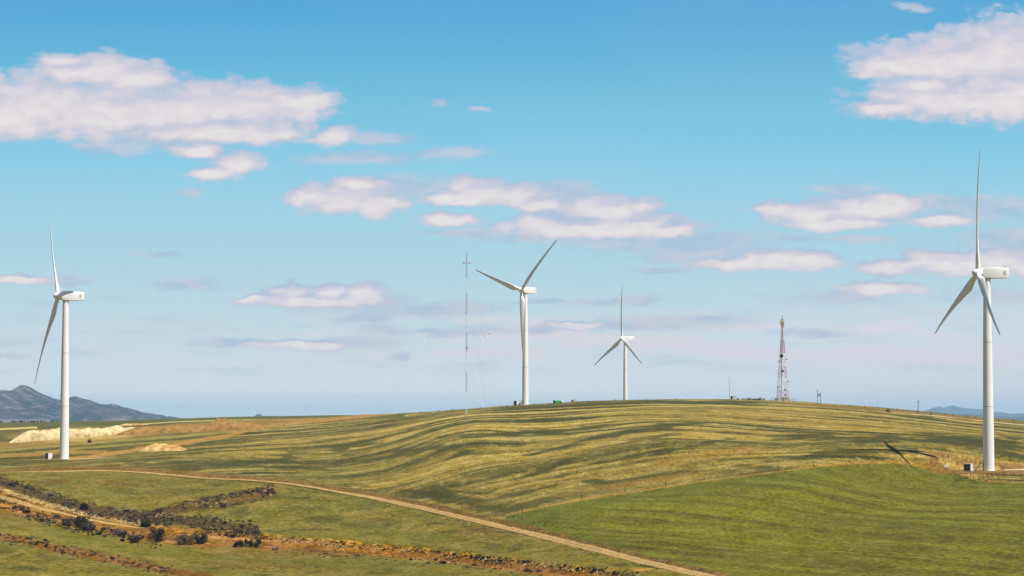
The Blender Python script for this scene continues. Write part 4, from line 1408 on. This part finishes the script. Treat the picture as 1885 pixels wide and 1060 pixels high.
for u, v, p__ in band_spots(RUND, 2, 4, 300, seed=32, dens=.50): add_stuff(rr.choice('dd'), p__, rr.uniform(.15, .42), rr, .6)
for k in range(2600):      # scattered tufts in the pasture
    u = rr.uniform(-20, 1150); v = rr.uniform(880, 1058)
    if v < np.interp(u, [q_[0] for q_ in ROAD], [q_[1] for q_ in ROAD]) + 8: continue
    p__ = spot(u, v)
    if float(fbm(np.array([p__.x / 30.]), np.array([p__.y / 40.]), 3, 4)[0]) < .53: continue
    add_stuff(rr.choice('ddbo'), p__, rr.uniform(.10, .30) if rr.random() < .9 else rr.uniform(.3, .5), rr, .6)
for k in range(260):      # rough growth on the fill bank before the right pad
    u = rr.uniform(1755, 1900); v = rr.uniform(871, 886)
    add_stuff(rr.choice('boo'), spot(u, v), rr.uniform(.2, .5), rr, .7)
for k in range(90):
    u = rr.uniform(60, 112); v = rr.uniform(846, 853)
    add_stuff(rr.choice('boo'), spot(u, v), rr.uniform(.15, .4), rr, .6)
for kd, m, nm in (('d', m_leafd, 'dark'), ('b', m_leafb, 'grey-brown'), ('o', m_leafo, 'olive')):
    V, Fc = stuff[kd]
    me_ = np_mesh('undergrowth', np.array(V, np.float32).reshape(-1, 3), np.array(Fc, np.int32), False)
    o = link('undergrowth', me_, m)
    tag(o, nm + ' scrubby undergrowth along the gully, roads and banks', 'undergrowth', None, 'stuff')

# pale rocks on the cut face above the path
rkV, rkF = [], []
bmx = bmesh.new(); bmesh.ops.create_icosphere(bmx, subdivisions=1, radius=1)
ico = [v_.co.copy() for v_ in bmx.verts]; icf = [[v_.index for v_ in f.verts] for f in bmx.faces]; bmx.free()
for (pts, up_, dn_, n_, sd_, u1_) in (([(0, 898), (40, 912), (80, 924), (120, 934), (160, 946), (185, 953)], 4, 5, 420, 41, 185), ([(185, 953), (270, 967)], 4, 4, 120, 42, 270), (EDGE, 1, 6, 170, 43, 1180), (BRANCH, 8, 8, 120, 44, 500)):
    for u, v, p__ in band_spots(pts, up_, dn_, n_, seed=sd_, dens=.40):
        s = rr.uniform(.15, .5)
        o = len(rkV)
        for c_ in ico: rkV.append((p__.x + c_.x * s * rr.uniform(.7, 1.3), p__.y + c_.y * s, p__.z + c_.z * s * rr.uniform(.6, 1.1)))
        rkF += [[o + q_ for q_ in f] for f in icf]
me_ = np_mesh('rubble', np.array(rkV, np.float32), np.array(rkF, np.int32), False)
tag(link('rubble', me_, m_rock), 'pale broken stones on the cut face above the path', 'rubble', None, 'stuff')

# larger bushes with a trunk
m_bark = varied('bark', (.06, .045, .03), (.10, .08, .06), 4, .9, .1)


def big_bush(u, v, w, h, kind, label):
    p_ = spot(u, v)
    g_ = thing('bush', p_, label, 'bush')
    W_ = w / F * p_.y; H_ = h / F * p_.y
    rr2 = random.Random(int(u * 7))
    mb = MB()
    lobes = [(rr2.uniform(-.40, .40) * W_, rr2.uniform(-.35, .35) * W_, H_ * rr2.uniform(.12, .72), rr2.uniform(.17, .32) * min(W_, H_ * 1.3)) for _ in range(17)]
    for k in range(2400):
        lx, ly, lz, lr = rr2.choice(lobes)
        d = Vector((rr2.gauss(0, 1), rr2.gauss(0, 1), rr2.gauss(0, 1))).normalized() * lr * rr2.uniform(.5, 1.08)
        c_ = Vector((lx, ly, lz)) + d; c_.z = max(.05, c_.z)
        t1 = Vector((rr2.gauss(0, 1), rr2.gauss(0, 1), rr2.gauss(0, .6))).normalized(); t2 = t1.cross(Vector((rr2.gauss(0, 1), rr2.gauss(0, 1), rr2.gauss(0, 1)))).normalized()
        s1 = .17 * rr2.uniform(.6, 1.4)
        o = len(mb.v); mb.v += [c_ - t1 * s1, c_ + t2 * s1 * .7, c_ + t1 * s1, c_ - t2 * s1 * .7]; mb.f.append([o, o + 1, o + 2, o + 3])
    link('crown', raw_mesh('crown', mb, {'d': m_leafd, 'b': m_leafb, 'o': m_leafo}[kind]), None, g_)
    tk = MB()
    for lx, ly, lz, lr in lobes[:6]:
        tk.tube([(0, 0, -.2), (lx * .3, ly * .3, lz * .45), (lx, ly, lz)], [.14, .09, .03], 6)
    part('trunk', tk, m_bark, g_)


big_bush(153, 971, 25, 27, 'd', 'tall dark bush standing across the pale path at lower left')
big_bush(163, 976, 20, 13, 'b', 'grey-brown bush at the right foot of the tall dark bush')
big_bush(158, 938, 14, 14, 'd', 'dark round bush in the belt above the pale path')
big_bush(126, 967, 15, 14, 'b', 'brownish bush just left of the tall dark bush')
big_bush(291, 995, 32, 32, 'd', 'widest dark bush in the middle of the gully where the belts meet')
big_bush(250, 998, 22, 15, 'b', 'brown bush left of the widest dark bush')
big_bush(225, 985, 28, 13, 'b', 'wide low brown bush on the orange bank')
big_bush(342, 1001, 40, 20, 'b', 'wide grey-brown bush right of the widest dark bush')
big_bush(370, 1000, 26, 22, 'o', 'olive bush at the right end of the wide grey-brown bush')
big_bush(456, 1005, 60, 13, 'd', 'long low dark bush lying under the end of the orange path')
big_bush(272, 968, 20, 14, 'o', 'olive bush where the pale path disappears behind the scrub')

# far trees on the left skyline
for k, u in enumerate([3, 24, 30, 37, 41, 46, 52, 58, 63, 70, 78, 84, 97, 105]):
    p_ = spot(u, y=3300 + 60 * (k % 4))
    o = link('tree', SC['d'][k % 3]); s = rr.uniform(1.6, 3.0)
    o.location = p_; o.scale = (s * 1.3, s, s); o.rotation_euler = (0, 0, k)
    tag(o, 'tiny dark tree on the far left skyline before the mountain', 'tree', 'tiny trees on the far left skyline')
for k, (u, s) in enumerate([(1358, 1.1), (1366, 1.0), (1371, .9), (1378, 1.5), (1385, 1.1), (1389, 1.3), (1394, 1.0), (1397, 1.6)]):
    p_ = spot(u, y=1697)
    o = link('shrub', SC['bd'[k % 2]][k % 3]); o.location = p_; o.scale = (s * 1.3, s, s * .9)
    tag(o, 'small dark shrub on the crest between the pale cabin and the telecom tower', 'shrub', 'shrubs on the crest by the telecom tower')
for u, s, lb in [(1633, 1.5, 'dark shrub on the skyline where the pale road begins'), (1712, .8, 'tiny dark shrub by the pale road right of the single pole')]:
    p_ = spot(u, y=1490); o = link('shrub', SC['d'][1]); o.location = p_; o.scale = (s * 1.2, s, s); tag(o, lb, 'shrub')

# ------------------------------------------------------------------ mountains
m_mtn, T, b = material('mountain_slopes', None, .95, .1)
t = T.new('ShaderNodeTexCoord')
n1 = T.noise(t.outputs['Object'], .0035, 6.0, .62); n2 = T.noise(t.outputs['Object'], .02, 5.0, .65)
sp_ = T.new('ShaderNodeSeparateXYZ'); T.l.new(t.outputs['Object'], sp_.inputs[0])
c = T.mix(T.sstep(n1, .42, .62), (.012, .020, .030), (.038, .034, .046))  # blue of the distant haze mixed into the slope colours
c = T.mix(T.math('MULTIPLY', T.sstep(n2, .50, .64), .8), c, (.17, .115, .12))
c = T.mix(T.sstep(n2, .42, .30), c, (.012, .016, .016))
c = T.mix(T.math('MULTIPLY', T.sstep(sp_.outputs[2], 110, 85), T.sstep(n1, .40, .56)), c, (.22, .14, .15))
T.l.new(c, b.inputs['Base Color'])
m_mfar = varied('far_mountain_slopes', (.03, .04, .045), (.05, .05, .05), .002, .95, .1)


def mountain(profile, y0, depth, m, seed, rough_amp, front=1.0):
    us = np.arange(profile[0][0], profile[-1][0] + .1, 1.5)
    pv = np.interp(us, [q_[0] for q_ in profile], [q_[1] for q_ in profile])
    nj = 60
    vs = np.zeros((len(us), nj, 3), np.float32)
    b_ = np.linspace(-1, 1, nj)
    x = ((us - 942.5) / F * y0)[:, None] + 0 * b_[None, :]
    y = y0 + b_[None, :] * depth + 0 * x
    zr = (CAMZ + (HOR - pv) / F * y0)[:, None] - 30
    prof = (1 - np.abs(b_) ** .85)[None, :]
    rg_ = 1 - np.abs(2 * fbm(x / 420 + seed, y / 520, 5, seed, .55) - 1)
    w = 4 * prof * (1 - prof)
    z = 30 + zr * np.clip(prof, 0, 1) + w * (rg_ - .62) * rough_amp + (fbm(x / 90, y / 90, 4, seed + 2, .6) - .5) * rough_amp * .30
    vs[..., 0] = x; vs[..., 1] = y; vs[..., 2] = z
    L_ = len(us)
    fs = [(i * nj + j, (i + 1) * nj + j, (i + 1) * nj + j + 1, i * nj + j + 1) for i in range(L_ - 1) for j in range(nj - 1)]
    o = link('mountain', np_mesh('mountain', vs.reshape(-1, 3), np.array(fs, np.int32)), m)
    tag(o, kind='structure')


mountain([(-300, 770), (-120, 752), (-30, 744), (0, 738), (12, 727), (25, 717), (37, 709.5), (42, 707), (48, 707.5), (56, 711), (70, 720), (85, 727), (100, 733), (112, 736), (126, 736), (134, 731), (142, 730.5), (155, 733.5), (165, 738), (178, 743), (188, 744.5), (197, 746), (206, 743.5), (216, 748), (228, 750), (240, 753), (255, 758), (268, 760.5), (285, 763), (305, 767), (330, 771), (370, 776)], 11000, 1900, m_mtn, 3, 70)
mountain([(-400, 730), (-60, 722), (-20, 716), (8, 715), (18, 717), (28, 722), (60, 736), (120, 760), (160, 780)], 14500, 2200, m_mtn, 5, 60)
mountain([(1720, 772), (1735, 766), (1765, 762), (1790, 761), (1800, 763), (1815, 767), (1835, 766), (1860, 768), (1885, 766), (2000, 764), (2200, 770)], 17000, 2500, m_mfar, 2, 50)
mountain([(1690, 775), (1712, 757), (1718, 750), (1727, 748), (1737, 751.5), (1743, 748), (1751, 745.5), (1760, 748), (1772, 752), (1785, 751), (1800, 752), (1820, 756), (1845, 760), (1860, 763), (1868, 760.5), (1885, 761), (1960, 758), (2100, 765), (2200, 772)], 30000, 4000, m_mfar, 4, 90)
mountain([(440, 776), (462, 769), (470, 765), (474, 761.5), (479, 761), (484, 764), (490, 767), (500, 772), (520, 776)], 15000, 600, m_mfar, 6, 20)

# ------------------------------------------------------------------ air
HZ = 0.000034
mb = MB().box((0, 19000, 176), (64000, 50000, 356 + 0))
hz = link('haze', mb.mesh('haze'))
m_h = bpy.data.materials.new('haze_air'); m_h.use_nodes = True
T = NT(m_h.node_tree); T.n.clear()
ho = T.new('ShaderNodeOutputMaterial'); pv_ = T.new('ShaderNodeVolumePrincipled')
pv_.inputs['Color'].default_value = (.40, .68, 1.0, 1)
pv_.inputs['Density'].default_value = HZ
pv_.inputs['Anisotropy'].default_value = 0.0
T.l.new(pv_.outputs[0], ho.inputs['Volume'])
hz.data.materials.append(m_h)
tag(hz, kind='stuff', label='thin blue air haze over the whole landscape', cat='haze')
zmin = min(float(ZZ.min()), 28.0)
print('ground zmin', float(ZZ.min()), 'zmax', float(ZZ.max()))
